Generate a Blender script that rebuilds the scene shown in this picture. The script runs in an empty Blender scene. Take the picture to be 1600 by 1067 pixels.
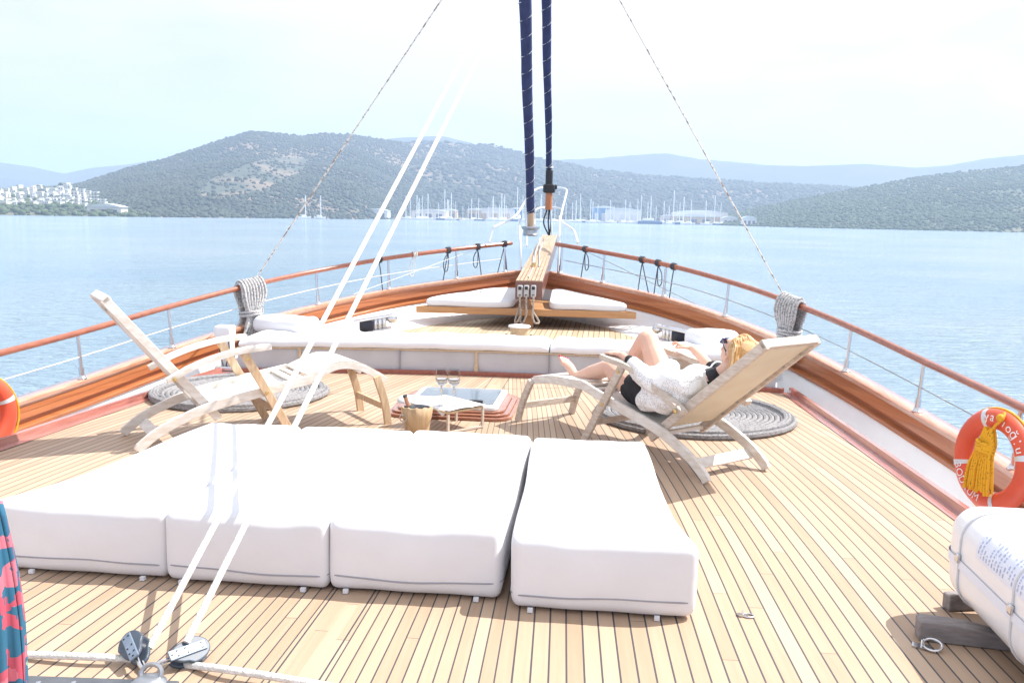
import bpy, math, random
import numpy as np
from math import sin, cos, tan, pi, radians, sqrt, atan2, hypot
from mathutils import Vector, Matrix

# ------------------------------------------------------------------ camera, world, sun, exposure
S = 1.2                                   # the numbers below are in units of 1.2 m
F_PX, EYE = 1400.0, np.array([0.87, 0.0, 1.35])
YAW, PITCH, ROLL = radians(6.0), radians(7.9), radians(1.05)
scene = bpy.context.scene
col = scene.collection

W_ = np.array([-sin(YAW)*cos(PITCH), cos(YAW)*cos(PITCH), -sin(PITCH)])
_rt = np.array([cos(YAW), sin(YAW), 0.0]); _up = np.cross(_rt, W_)
R_ = _rt*cos(ROLL) + _up*sin(ROLL); U_ = _up*cos(ROLL) - _rt*sin(ROLL)

cd = bpy.data.cameras.new('camera'); cam = bpy.data.objects.new('camera', cd); col.objects.link(cam)
cd.sensor_width = 36.0; cd.lens = 36.0*F_PX/1600.0; cd.clip_start = 0.05; cd.clip_end = 40000.0
cam.matrix_world = Matrix(((R_[0], U_[0], -W_[0], EYE[0]*S), (R_[1], U_[1], -W_[1], EYE[1]*S),
                           (R_[2], U_[2], -W_[2], EYE[2]*S), (0, 0, 0, 1)))
scene.camera = cam

SUN = np.array([0.68, 0.27, 1.0]); SUN = SUN/np.linalg.norm(SUN)
sun_el = math.asin(SUN[2]); sun_az = atan2(SUN[0], SUN[1])
world = bpy.data.worlds.new('World'); scene.world = world; world.use_nodes = True
nt = world.node_tree; nt.nodes.clear()
def wn(t, **kw):
    n = nt.nodes.new(t)
    for k, v in kw.items(): setattr(n, k, v)
    return n
sky = wn('ShaderNodeTexSky', sky_type='NISHITA', sun_disc=False, sun_elevation=sun_el, sun_rotation=sun_az,
         air_density=1.0, dust_density=2.0, ozone_density=1.0)
tc = wn('ShaderNodeTexCoord')
mp = wn('ShaderNodeMapping'); mp.inputs['Scale'].default_value = (1.3, 1.3, 4.0); mp.inputs['Location'].default_value = (0.35, 0.2, 0.0)
nz = wn('ShaderNodeTexNoise'); nz.inputs['Scale'].default_value = 1.6; nz.inputs['Detail'].default_value = 7; nz.inputs['Roughness'].default_value = 0.55
rp = wn('ShaderNodeValToRGB'); rp.color_ramp.elements[0].position = 0.08; rp.color_ramp.elements[1].position = 0.44
nz2 = wn('ShaderNodeTexNoise'); nz2.inputs['Scale'].default_value = 3.1; nz2.inputs['Detail'].default_value = 5
rp2 = wn('ShaderNodeValToRGB')
rp2.color_ramp.elements[0].color = (4.1, 4.18, 4.3, 1); rp2.color_ramp.elements[1].color = (5.9, 5.8, 5.75, 1)
rp2.color_ramp.elements[0].position = 0.3; rp2.color_ramp.elements[1].position = 0.55
mx = wn('ShaderNodeMixRGB'); bg = wn('ShaderNodeBackground'); bg.inputs['Strength'].default_value = 0.106
out = wn('ShaderNodeOutputWorld'); L = nt.links.new
L(tc.outputs['Generated'], mp.inputs['Vector']); L(mp.outputs[0], nz.inputs['Vector']); L(mp.outputs[0], nz2.inputs['Vector'])
dot = wn('ShaderNodeVectorMath', operation='DOT_PRODUCT'); dot.inputs[1].default_value = tuple(SUN); L(tc.outputs['Generated'], dot.inputs[0])
glr = wn('ShaderNodeMapRange'); glr.inputs['From Min'].default_value = -0.2; glr.inputs['From Max'].default_value = 1.0; glr.inputs['To Min'].default_value = 0.88; glr.inputs['To Max'].default_value = 1.32
L(dot.outputs['Value'], glr.inputs['Value'])
glm = wn('ShaderNodeMixRGB', blend_type='MULTIPLY'); glm.inputs['Fac'].default_value = 1.0
L(rp2.outputs['Color'], glm.inputs['Color1']); L(glr.outputs[0], glm.inputs['Color2'])
L(nz.outputs['Fac'], rp.inputs['Fac']); L(nz2.outputs['Fac'], rp2.inputs['Fac'])
L(rp.outputs['Color'], mx.inputs['Fac']); L(sky.outputs['Color'], mx.inputs['Color1']); L(glm.outputs[0], mx.inputs['Color2'])
sepd = wn('ShaderNodeSeparateXYZ'); L(tc.outputs['Generated'], sepd.inputs[0])
elr = wn('ShaderNodeValToRGB'); elr.color_ramp.elements[0].color = (0.97, 0.845, 0.79, 1); elr.color_ramp.elements[1].color = (1.0, 0.97, 0.955, 1); elr.color_ramp.elements[1].position = 0.40
L(sepd.outputs[2], elr.inputs['Fac'])
elm = wn('ShaderNodeMixRGB', blend_type='MULTIPLY'); elm.inputs['Fac'].default_value = 1.0
L(mx.outputs[0], elm.inputs['Color1']); L(elr.outputs['Color'], elm.inputs['Color2'])
L(elm.outputs[0], bg.inputs['Color']); L(bg.outputs[0], out.inputs['Surface'])

sl = bpy.data.lights.new('sun', 'SUN'); sl.energy = 5.0; sl.angle = radians(0.5); sl.color = (1.0, 0.955, 0.90)
so = bpy.data.objects.new('sun', sl); col.objects.link(so)
so.rotation_euler = Vector(-SUN).to_track_quat('-Z', 'Y').to_euler()
scene.view_settings.view_transform = 'Standard'; scene.view_settings.look = 'None'
scene.view_settings.exposure = 0.93; scene.view_settings.gamma = 1.0
scene.render.engine = 'CYCLES'
scene.cycles.use_denoising = True
scene.cycles.max_bounces = 8; scene.cycles.transparent_max_bounces = 12; scene.cycles.volume_bounces = 1
scene.cycles.sample_clamp_indirect = 6.0

rng = random.Random(7); nrs = np.random.RandomState(7)

# ------------------------------------------------------------------ pixel rays (photo pixels, 1600 wide) onto real planes
def ray(x, y): return W_*F_PX + R_*(x-800) - U_*(y-533.5)
def PZ(x, y, z=0.0): d = ray(x, y); return EYE + d*((z-EYE[2])/d[2])
def PY(x, y, Y): d = ray(x, y); return EYE + d*((Y-EYE[1])/d[1])
def PX(x, y, X): d = ray(x, y); return EYE + d*((X-EYE[0])/d[0])

# ------------------------------------------------------------------ materials
M = {}
def principled(name):
    m = bpy.data.materials.new(name); m.use_nodes = True
    t = m.node_tree; b = t.nodes['Principled BSDF']; M[name] = m
    return m, t, b
def N(t, typ, **kw):
    n = t.nodes.new(typ)
    for k, v in kw.items():
        if k in n.inputs: n.inputs[k].default_value = v
        else: setattr(n, k, v)
    return n
def mat(name, c1, c2=None, rough=0.5, scale=8.0, stretch=(1, 1, 1), metal=0.0, bump=0.0, bscale=None, coat=0.0, detail=5, spec=0.5, lo=0.35, hi=0.65, rvar=0.0, sheen=0.0):
    m, t, b = principled(name)
    b.inputs['Roughness'].default_value = rough; b.inputs['Metallic'].default_value = metal
    b.inputs['Coat Weight'].default_value = coat; b.inputs['Coat Roughness'].default_value = 0.12
    b.inputs['Specular IOR Level'].default_value = spec; b.inputs['Sheen Weight'].default_value = sheen
    b.inputs['Base Color'].default_value = (*c1, 1)
    tcn = N(t, 'ShaderNodeTexCoord'); mpn = N(t, 'ShaderNodeMapping'); mpn.inputs['Scale'].default_value = stretch
    t.links.new(tcn.outputs['Object'], mpn.inputs['Vector'])
    if c2 is not None:
        n = N(t, 'ShaderNodeTexNoise', Scale=scale, Detail=detail); t.links.new(mpn.outputs[0], n.inputs['Vector'])
        r = N(t, 'ShaderNodeValToRGB'); r.color_ramp.elements[0].color = (*c1, 1); r.color_ramp.elements[1].color = (*c2, 1)
        r.color_ramp.elements[0].position = lo; r.color_ramp.elements[1].position = hi
        t.links.new(n.outputs['Fac'], r.inputs['Fac']); t.links.new(r.outputs[0], b.inputs['Base Color'])
        if rvar:
            mr = N(t, 'ShaderNodeMapRange'); mr.inputs['To Min'].default_value = rough-rvar; mr.inputs['To Max'].default_value = rough+rvar
            t.links.new(n.outputs['Fac'], mr.inputs['Value']); t.links.new(mr.outputs[0], b.inputs['Roughness'])
    if bump:
        n2 = N(t, 'ShaderNodeTexNoise', Scale=bscale or scale*3, Detail=4); t.links.new(mpn.outputs[0], n2.inputs['Vector'])
        bn = N(t, 'ShaderNodeBump', Strength=bump, Distance=0.01); t.links.new(n2.outputs['Fac'], bn.inputs['Height'])
        t.links.new(bn.outputs[0], b.inputs['Normal'])
    return m

mat('white fabric', (0.73, 0.735, 0.765), (0.685, 0.69, 0.72), rough=0.85, scale=3.0, bump=0.5, bscale=6, sheen=0.2)
mat('white vinyl', (0.80, 0.81, 0.83), (0.75, 0.76, 0.79), rough=0.45, scale=4, bump=0.12, bscale=5)
mat('white paint', (0.80, 0.82, 0.84), (0.75, 0.77, 0.79), rough=0.3, scale=2, bump=0.05, coat=0.3)
mat('white plastic', (0.82, 0.83, 0.85), (0.78, 0.79, 0.81), rough=0.28, scale=3, bump=0.04, coat=0.2)
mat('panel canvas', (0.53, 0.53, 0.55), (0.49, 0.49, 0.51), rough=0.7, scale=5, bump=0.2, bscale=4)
mat('grey seam', (0.30, 0.30, 0.33), rough=0.8)
mat('mahogany', (0.50, 0.18, 0.062), (0.31, 0.092, 0.03), rough=0.32, scale=1.5, stretch=(0.8, 0.45, 26), coat=0.5, lo=0.25, hi=0.78, bump=0.03, detail=7)
mat('mahogany red', (0.33, 0.09, 0.06), (0.24, 0.055, 0.04), rough=0.3, scale=3, stretch=(12, 0.8, 12), coat=0.8)
mat('hatch wood', (0.38, 0.165, 0.10), (0.25, 0.095, 0.055), rough=0.25, scale=3, stretch=(0.8, 14, 14), coat=0.8)
mat('margin wood', (0.44, 0.185, 0.15), (0.33, 0.12, 0.095), rough=0.25, scale=3, stretch=(12, 0.8, 12), coat=1.0)
mat('varnished cap', (0.56, 0.30, 0.20), (0.46, 0.21, 0.12), rough=0.22, scale=3, stretch=(10, 0.8, 10), coat=1.0)  # wood paled in its base colour for the sky's reflection
mat('sprit side', (0.20, 0.085, 0.06), (0.13, 0.05, 0.035), rough=0.35, scale=4, stretch=(12, 0.8, 12), coat=0.4)
mat('rail wood', (0.36, 0.11, 0.05), (0.25, 0.07, 0.035), rough=0.25, scale=4, stretch=(10, 1, 10), coat=0.8)
mat('bench oak', (0.50, 0.27, 0.12), (0.42, 0.21, 0.09), rough=0.45, scale=4, stretch=(0.8, 10, 10))
mat('pale wood', (0.62, 0.50, 0.35), (0.50, 0.36, 0.22), rough=0.55, scale=5, stretch=(10, 0.8, 10))
mat('sprit wood', (0.52, 0.39, 0.27), (0.36, 0.23, 0.145), rough=0.45, scale=4, stretch=(16, 0.6, 16), coat=0.2)
mat('weathered teak', (0.60, 0.53, 0.46), (0.46, 0.38, 0.31), rough=0.7, scale=5, stretch=(3, 3, 12), bump=0.15, bscale=40)
mat('bleached teak', (0.74, 0.71, 0.67), (0.62, 0.56, 0.49), rough=0.65, scale=4, stretch=(3, 3, 10), bump=0.12, bscale=40)
mat('warm teak', (0.64, 0.48, 0.32), (0.50, 0.34, 0.20), rough=0.6, scale=6, stretch=(9, 9, 1.2), bump=0.1)
mat('cream canvas', (0.66, 0.60, 0.47), (0.62, 0.55, 0.42), rough=0.85, scale=6, bump=0.2, bscale=300)
mat('white canvas', (0.80, 0.79, 0.77), (0.76, 0.75, 0.73), rough=0.85, scale=6, bump=0.2, bscale=300)
mat('steel', (0.62, 0.63, 0.65), rough=0.22, metal=1.0)
mat('dull steel', (0.45, 0.47, 0.50), (0.34, 0.36, 0.39), rough=0.4, metal=0.9, scale=12)
mat('pulpit white steel', (0.72, 0.76, 0.80), rough=0.25, metal=0.35)
mat('track grey', (0.09, 0.10, 0.115), (0.13, 0.14, 0.155), rough=0.4, scale=15, metal=0.4)
mat('brass', (0.62, 0.45, 0.20), rough=0.3, metal=1.0)
mat('navy cover', (0.016, 0.024, 0.085), (0.026, 0.038, 0.115), rough=0.8, scale=10, bump=0.5, bscale=9)
mat('white cord', (0.78, 0.78, 0.76), (0.60, 0.59, 0.56), rough=0.8, scale=60, bump=0.8, bscale=110)
mat('dark cord', (0.035, 0.04, 0.055), (0.07, 0.075, 0.09), rough=0.8, scale=50)
mat('black rubber', (0.015, 0.016, 0.02), rough=0.45)
mat('black plastic', (0.012, 0.014, 0.03), rough=0.3)
mat('block grey', (0.075, 0.10, 0.135), (0.055, 0.075, 0.10), rough=0.4, scale=20)
mat('block plate', (0.24, 0.30, 0.38), (0.18, 0.23, 0.30), rough=0.35, scale=15, metal=0.3)
mat('grey strap', (0.62, 0.63, 0.66), rough=0.5)
mat('orange leather', (0.50, 0.20, 0.09), (0.42, 0.15, 0.06), rough=0.5, scale=12)
mat('clutch grey', (0.42, 0.42, 0.43), rough=0.4)
mat('ring orange', (0.72, 0.10, 0.045), (0.62, 0.085, 0.04), rough=0.42, scale=5)
mat('reflective tape', (0.62, 0.68, 0.72), rough=0.3, metal=0.2)
mat('yellow rope', (0.78, 0.42, 0.015), (0.60, 0.28, 0.01), rough=0.7, scale=60)
mat('white letters', (0.85, 0.85, 0.85), rough=0.5)
mat('blue ink', (0.42, 0.48, 0.70), rough=0.6)
mat('label paper', (0.72, 0.76, 0.85), rough=0.5)
mat('block timber', (0.26, 0.235, 0.23), (0.19, 0.17, 0.165), rough=0.8, scale=6, stretch=(2, 10, 10), bump=0.2)
mat('skin', (0.70, 0.45, 0.34), (0.66, 0.40, 0.30), rough=0.5, scale=6)
M['skin'].node_tree.nodes['Principled BSDF'].inputs['Subsurface Weight'].default_value = 0.12
M['skin'].node_tree.nodes['Principled BSDF'].inputs['Subsurface Radius'].default_value = (0.02, 0.008, 0.005)
mat('nail red', (0.45, 0.02, 0.06), rough=0.25)
mat('lips', (0.55, 0.20, 0.18), rough=0.4)
mat('black fabric', (0.014, 0.014, 0.018), (0.022, 0.022, 0.028), rough=0.8, scale=12)
mat('hair', (0.70, 0.44, 0.21), (0.48, 0.26, 0.10), rough=0.45, scale=30, stretch=(4, 4, 4), bump=0.6, bscale=70)
mat('hair light', (0.82, 0.61, 0.36), (0.70, 0.46, 0.23), rough=0.4, scale=20)
mat('hair dark', (0.52, 0.29, 0.10), (0.42, 0.22, 0.07), rough=0.45, scale=20)
mat('lens blue', (0.03, 0.05, 0.16), rough=0.1, coat=1.0)
mat('hatch glass', (0.10, 0.14, 0.17), rough=0.08, coat=0.25, spec=0.5)
mat('bottle glass', (0.012, 0.02, 0.012), rough=0.12, coat=0.8)
mat('foil', (0.45, 0.22, 0.13), rough=0.35, metal=0.5)
mat('bucket wood', (0.50, 0.36, 0.21), (0.36, 0.235, 0.125), rough=0.6, scale=4, stretch=(10, 10, 1))
mat('grey cloth', (0.20, 0.20, 0.21), (0.26, 0.26, 0.27), rough=0.85, scale=30)
mat('soil', (0.20, 0.155, 0.11), (0.06, 0.074, 0.05), rough=0.95, scale=0.012, detail=10, lo=0.42, hi=0.56)
mat('green soil', (0.17, 0.155, 0.10), (0.065, 0.09, 0.05), rough=0.95, scale=0.015, detail=10, lo=0.36, hi=0.5)
mat('scrub', (0.042, 0.058, 0.038), (0.062, 0.076, 0.048), rough=0.95, scale=0.03)
mat('tree green', (0.046, 0.076, 0.032), (0.08, 0.11, 0.046), rough=0.9, scale=0.3)
mat('far hill', (0.07, 0.085, 0.065), (0.04, 0.058, 0.04), rough=0.95, scale=0.006, detail=8)
mat('house white', (0.80, 0.80, 0.78), (0.70, 0.70, 0.68), rough=0.7, scale=0.2)
mat('house dark', (0.12, 0.13, 0.16), rough=0.4)
mat('house tan', (0.50, 0.38, 0.24), rough=0.8)
mat('hall blue', (0.10, 0.27, 0.50), rough=0.5)
mat('hall roof', (0.62, 0.66, 0.68), rough=0.5)
mat('yacht white', (0.82, 0.83, 0.84), rough=0.35)
mat('yacht blue', (0.05, 0.12, 0.25), rough=0.35)
mat('mast alloy', (0.82, 0.83, 0.84), rough=0.5)
mat('rock', (0.32, 0.27, 0.22), (0.22, 0.18, 0.15), rough=0.95, scale=0.1)

# rope with coloured flecks
def rope_mat(name, base, fleck, scale=55, thr=0.56):
    m, t, b = principled(name); b.inputs['Roughness'].default_value = 0.85
    tcn = N(t, 'ShaderNodeTexCoord'); v = N(t, 'ShaderNodeTexNoise', Scale=scale, Detail=2)
    t.links.new(tcn.outputs['Object'], v.inputs['Vector'])
    r = N(t, 'ShaderNodeValToRGB'); r.color_ramp.elements[0].color = (*base, 1); r.color_ramp.elements[1].color = (*fleck, 1)
    r.color_ramp.elements[0].position = thr-0.03; r.color_ramp.elements[1].position = thr+0.03
    t.links.new(v.outputs['Fac'], r.inputs['Fac']); t.links.new(r.outputs[0], b.inputs['Base Color'])
    w = N(t, 'ShaderNodeTexNoise', Scale=scale*2.2, Detail=2); t.links.new(tcn.outputs['Object'], w.inputs['Vector'])
    bn = N(t, 'ShaderNodeBump', Strength=0.7, Distance=0.006); t.links.new(w.outputs['Fac'], bn.inputs['Height']); t.links.new(bn.outputs[0], b.inputs['Normal'])
rope_mat('grey rope', (0.55, 0.54, 0.53), (0.24, 0.24, 0.26), scale=70, thr=0.55)
rope_mat('shaded rope', (0.40, 0.34, 0.29), (0.20, 0.16, 0.13))  # grey-beige of lines hanging in shade, put into the rope colour
rope_mat('mat rope', (0.245, 0.24, 0.245), (0.165, 0.162, 0.17), scale=45, thr=0.54)
rope_mat('yellow fleck rope', (0.80, 0.42, 0.015), (0.38, 0.17, 0.01), scale=70, thr=0.62)
rope_mat('stay rope', (0.72, 0.70, 0.66), (0.32, 0.26, 0.22), scale=26, thr=0.56)

# teak deck: planks swung to the deck edge, dark caulk between, butt joints
def teak(name, swept, c_a, c_b):
    m, t, b = principled(name); b.inputs['Roughness'].default_value = 0.6
    def mth(op, a, bb=None, c=None):
        n = t.nodes.new('ShaderNodeMath'); n.operation = op
        for i, v in enumerate((a, bb, c)):
            if v is None: continue
            if isinstance(v, (int, float)): n.inputs[i].default_value = v
            else: t.links.new(v, n.inputs[i])
        return n.outputs[0]
    geo = N(t, 'ShaderNodeNewGeometry'); sep = N(t, 'ShaderNodeSeparateXYZ'); t.links.new(geo.outputs['Position'], sep.inputs[0])
    x = mth('DIVIDE', sep.outputs[0], S); y = mth('DIVIDE', sep.outputs[1], S)
    ax = mth('ABSOLUTE', x)
    if swept:
        q2 = mth('MAXIMUM', mth('SUBTRACT', y, 3.2), 0.0)
        g = mth('ADD', mth('MULTIPLY', mth('MULTIPLY', y, 0.05), mth('MINIMUM', mth('MULTIPLY', ax, 1.7), 1.0)), mth('MULTIPLY', mth('MULTIPLY', q2, q2), 0.021))
        q = mth('ADD', ax, g)
    else:
        q = mth('ADD', ax, 0.0)
    pw = 0.0537
    qi = mth('DIVIDE', q, pw); idx = mth('FLOOR', qi); fr = mth('FRACT', qi)
    d = mth('MULTIPLY', mth('MINIMUM', fr, mth('SUBTRACT', 1.0, fr)), pw)
    side = mth('MULTIPLY', mth('SIGN', x), 37.0)
    wn1 = N(t, 'ShaderNodeTexWhiteNoise', noise_dimensions='1D'); t.links.new(mth('ADD', idx, side), wn1.inputs['W'])
    seg = mth('DIVIDE', mth('ADD', y, mth('MULTIPLY', wn1.outputs['Value'], 9.0)), 3.6)
    segi = mth('FLOOR', seg); sfr = mth('FRACT', seg)
    dj = mth('MULTIPLY', mth('MINIMUM', sfr, mth('SUBTRACT', 1.0, sfr)), 3.6)
    wn2 = N(t, 'ShaderNodeTexWhiteNoise', noise_dimensions='2D')
    cmb = N(t, 'ShaderNodeCombineXYZ'); t.links.new(mth('ADD', idx, side), cmb.inputs[0]); t.links.new(segi, cmb.inputs[1])
    t.links.new(cmb.outputs[0], wn2.inputs['Vector'])
    # king plank at the centre line
    king = mth('LESS_THAN', ax, 0.07) if swept else mth('LESS_THAN', ax, -1.0)
    dk = mth('ABSOLUTE', mth('SUBTRACT', ax, 0.07))
    d1 = mth('MINIMUM', mth('ADD', d, mth('MULTIPLY', king, 1.0)), dk if swept else 10.0)
    caulk = mth('MAXIMUM', mth('LESS_THAN', d1, 0.0031), mth('LESS_THAN', dj, 0.0013))
    gv = N(t, 'ShaderNodeCombineXYZ'); t.links.new(mth('MULTIPLY', q, 55.0), gv.inputs[0]); t.links.new(mth('MULTIPLY', y, 2.2), gv.inputs[1])
    t.links.new(mth('MULTIPLY', wn2.outputs['Value'], 20.0), gv.inputs[2])
    gn = N(t, 'ShaderNodeTexNoise', Scale=1.0, Detail=6, Roughness=0.65); t.links.new(gv.outputs[0], gn.inputs['Vector'])
    bl = N(t, 'ShaderNodeTexNoise', Scale=0.9, Detail=4); t.links.new(geo.outputs['Position'], bl.inputs['Vector'])
    fac = mth('ADD', mth('MULTIPLY', wn2.outputs['Value'], 0.5), mth('MULTIPLY', gn.outputs['Fac'], 0.6))
    fac = mth('ADD', fac, mth('SUBTRACT', mth('MULTIPLY', bl.outputs['Fac'], 0.5), 0.3))
    r = N(t, 'ShaderNodeValToRGB'); r.color_ramp.elements[0].color = (*c_a, 1); r.color_ramp.elements[1].color = (*c_b, 1)
    r.color_ramp.elements[0].position = 0.1; r.color_ramp.elements[1].position = 0.85
    t.links.new(fac, r.inputs['Fac'])
    mxn = N(t, 'ShaderNodeMixRGB'); mxn.inputs['Color2'].default_value = (0.055, 0.055, 0.062, 1)
    t.links.new(caulk, mxn.inputs['Fac']); t.links.new(r.outputs[0], mxn.inputs['Color1']); t.links.new(mxn.outputs[0], b.inputs['Base Color'])
    bn = N(t, 'ShaderNodeBump', Strength=0.25, Distance=0.004)
    t.links.new(mth('SUBTRACT', mth('MULTIPLY', gn.outputs['Fac'], 0.3), caulk), bn.inputs['Height']); t.links.new(bn.outputs[0], b.inputs['Normal'])
    rr = mth('ADD', mth('MULTIPLY', gn.outputs['Fac'], 0.25), 0.45); t.links.new(rr, b.inputs['Roughness'])
teak('teak deck', True, (0.350, 0.236, 0.155), (0.500, 0.368, 0.262))
teak('teak foredeck', False, (0.38, 0.275, 0.17), (0.54, 0.43, 0.30))

# white lace: threads over dark gaps
m, t, b = principled('white lace'); b.inputs['Roughness'].default_value = 0.85
tcn = N(t, 'ShaderNodeTexCoord'); v = N(t, 'ShaderNodeTexVoronoi', Scale=120, feature='DISTANCE_TO_EDGE'); t.links.new(tcn.outputs['Object'], v.inputs['Vector'])
r1 = N(t, 'ShaderNodeMath', operation='GREATER_THAN'); r1.inputs[1].default_value = 0.23; t.links.new(v.outputs['Distance'], r1.inputs[0])
n2 = N(t, 'ShaderNodeTexNoise', Scale=7, Detail=2); t.links.new(tcn.outputs['Object'], n2.inputs['Vector'])
r2 = N(t, 'ShaderNodeMath', operation='GREATER_THAN'); r2.inputs[1].default_value = 0.44; t.links.new(n2.outputs['Fac'], r2.inputs[0])
r3 = N(t, 'ShaderNodeMath', operation='MULTIPLY'); t.links.new(r1.outputs[0], r3.inputs[0]); t.links.new(r2.outputs[0], r3.inputs[1])
mxn = N(t, 'ShaderNodeMixRGB'); mxn.inputs['Color1'].default_value = (0.80, 0.79, 0.78, 1); mxn.inputs['Color2'].default_value = (0.26, 0.26, 0.27, 1)
t.links.new(r3.outputs[0], mxn.inputs['Fac']); t.links.new(mxn.outputs[0], b.inputs['Base Color'])
n3 = N(t, 'ShaderNodeTexNoise', Scale=16, Detail=3); t.links.new(tcn.outputs['Object'], n3.inputs['Vector'])
bn = N(t, 'ShaderNodeBump', Strength=0.5, Distance=0.02); t.links.new(n3.outputs['Fac'], bn.inputs['Height']); t.links.new(bn.outputs[0], b.inputs['Normal'])

# patterned cloth standing in for a person's clothing
m, t, b = principled('patterned cloth'); b.inputs['Roughness'].default_value = 0.85
tcn = N(t, 'ShaderNodeTexCoord'); v = N(t, 'ShaderNodeTexVoronoi', Scale=24); v.distance = 'CHEBYCHEV'; t.links.new(tcn.outputs['Object'], v.inputs['Vector'])
sp = N(t, 'ShaderNodeSeparateColor'); t.links.new(v.outputs['Color'], sp.inputs[0])
rr = N(t, 'ShaderNodeValToRGB'); rr.color_ramp.interpolation = 'CONSTANT'
e = rr.color_ramp.elements; e[0].position = 0; e[0].color = (0.02, 0.115, 0.20, 1); e[1].position = 0.55; e[1].color = (0.42, 0.07, 0.11, 1)
x = e.new(0.82); x.color = (0.50, 0.14, 0.19, 1); x = e.new(0.95); x.color = (0.22, 0.34, 0.26, 1)
t.links.new(sp.outputs[0], rr.inputs['Fac']); t.links.new(rr.outputs[0], b.inputs['Base Color'])

# clear glass for the wine glasses
m, t, b = principled('clear glass'); b.inputs['Transmission Weight'].default_value = 1.0; b.inputs['Roughness'].default_value = 0.0; b.inputs['IOR'].default_value = 1.2
m, t, b = principled('wine'); b.inputs['Base Color'].default_value = (0.97, 0.96, 0.92, 1); b.inputs['Transmission Weight'].default_value = 0.8; b.inputs['Roughness'].default_value = 0.05; b.inputs['IOR'].default_value = 1.2

# sea
m, t, b = principled('sea water'); b.inputs['Base Color'].default_value = (0.05, 0.17, 0.27, 1)
b.inputs['Roughness'].default_value = 0.13; b.inputs['IOR'].default_value = 1.36
geo = N(t, 'ShaderNodeNewGeometry')
hs = []
for sc, st, wgt in ((0.55, (0.45, 1.8, 1), 1.0), (1.5, (0.5, 1.7, 1), 0.7), (4.2, (0.6, 1.6, 1), 0.22), (0.12, (0.6, 1.4, 1), 1.6)):
    mpn = N(t, 'ShaderNodeMapping'); mpn.inputs['Scale'].default_value = st; mpn.inputs['Rotation'].default_value = (0, 0, 0.25)
    t.links.new(geo.outputs['Position'], mpn.inputs['Vector'])
    n = N(t, 'ShaderNodeTexNoise', Scale=sc, Detail=4, Roughness=0.6, Distortion=0.6); t.links.new(mpn.outputs[0], n.inputs['Vector'])
    k = N(t, 'ShaderNodeMath', operation='MULTIPLY'); k.inputs[1].default_value = wgt; t.links.new(n.outputs['Fac'], k.inputs[0]); hs.append(k.outputs[0])
a1 = N(t, 'ShaderNodeMath', operation='ADD'); t.links.new(hs[0], a1.inputs[0]); t.links.new(hs[1], a1.inputs[1])
a2 = N(t, 'ShaderNodeMath', operation='ADD'); t.links.new(a1.outputs[0], a2.inputs[0]); t.links.new(hs[2], a2.inputs[1])
bn = N(t, 'ShaderNodeBump', Strength=1.0, Distance=0.55); a3 = N(t, 'ShaderNodeMath', operation='ADD'); t.links.new(a2.outputs[0], a3.inputs[0]); t.links.new(hs[3], a3.inputs[1]); t.links.new(a3.outputs[0], bn.inputs['Height']); t.links.new(bn.outputs[0], b.inputs['Normal'])
big = N(t, 'ShaderNodeTexNoise', Scale=0.02, Detail=5); t.links.new(geo.outputs['Position'], big.inputs['Vector'])
rr = N(t, 'ShaderNodeValToRGB'); rr.color_ramp.elements[0].color = (0.215, 0.325, 0.425, 1); rr.color_ramp.elements[1].color = (0.29, 0.385, 0.455, 1)
rr.color_ramp.elements[0].position = 0.38; rr.color_ramp.elements[1].position = 0.62
t.links.new(big.outputs['Fac'], rr.inputs['Fac']); t.links.new(rr.outputs[0], b.inputs['Base Color'])

# ------------------------------------------------------------------ mesh builder
def v3(p): return np.array(p, float)
def unit(a): a = np.asarray(a, float); l = np.linalg.norm(a); return a/l if l > 1e-12 else a
def catmull(P, n=8):
    P = [v3(p) for p in P]; out = []
    E = [2*P[0]-P[1]] + P + [2*P[-1]-P[-2]]
    for i in range(1, len(E)-2):
        a, b_, c, d = E[i-1], E[i], E[i+1], E[i+2]
        for k in range(n):
            u = k/n
            out.append(0.5*((2*b_) + (c-a)*u + (2*a-5*b_+4*c-d)*u*u + (3*b_-a-3*c+d)*u**3))
    out.append(P[-1]); return out

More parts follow.
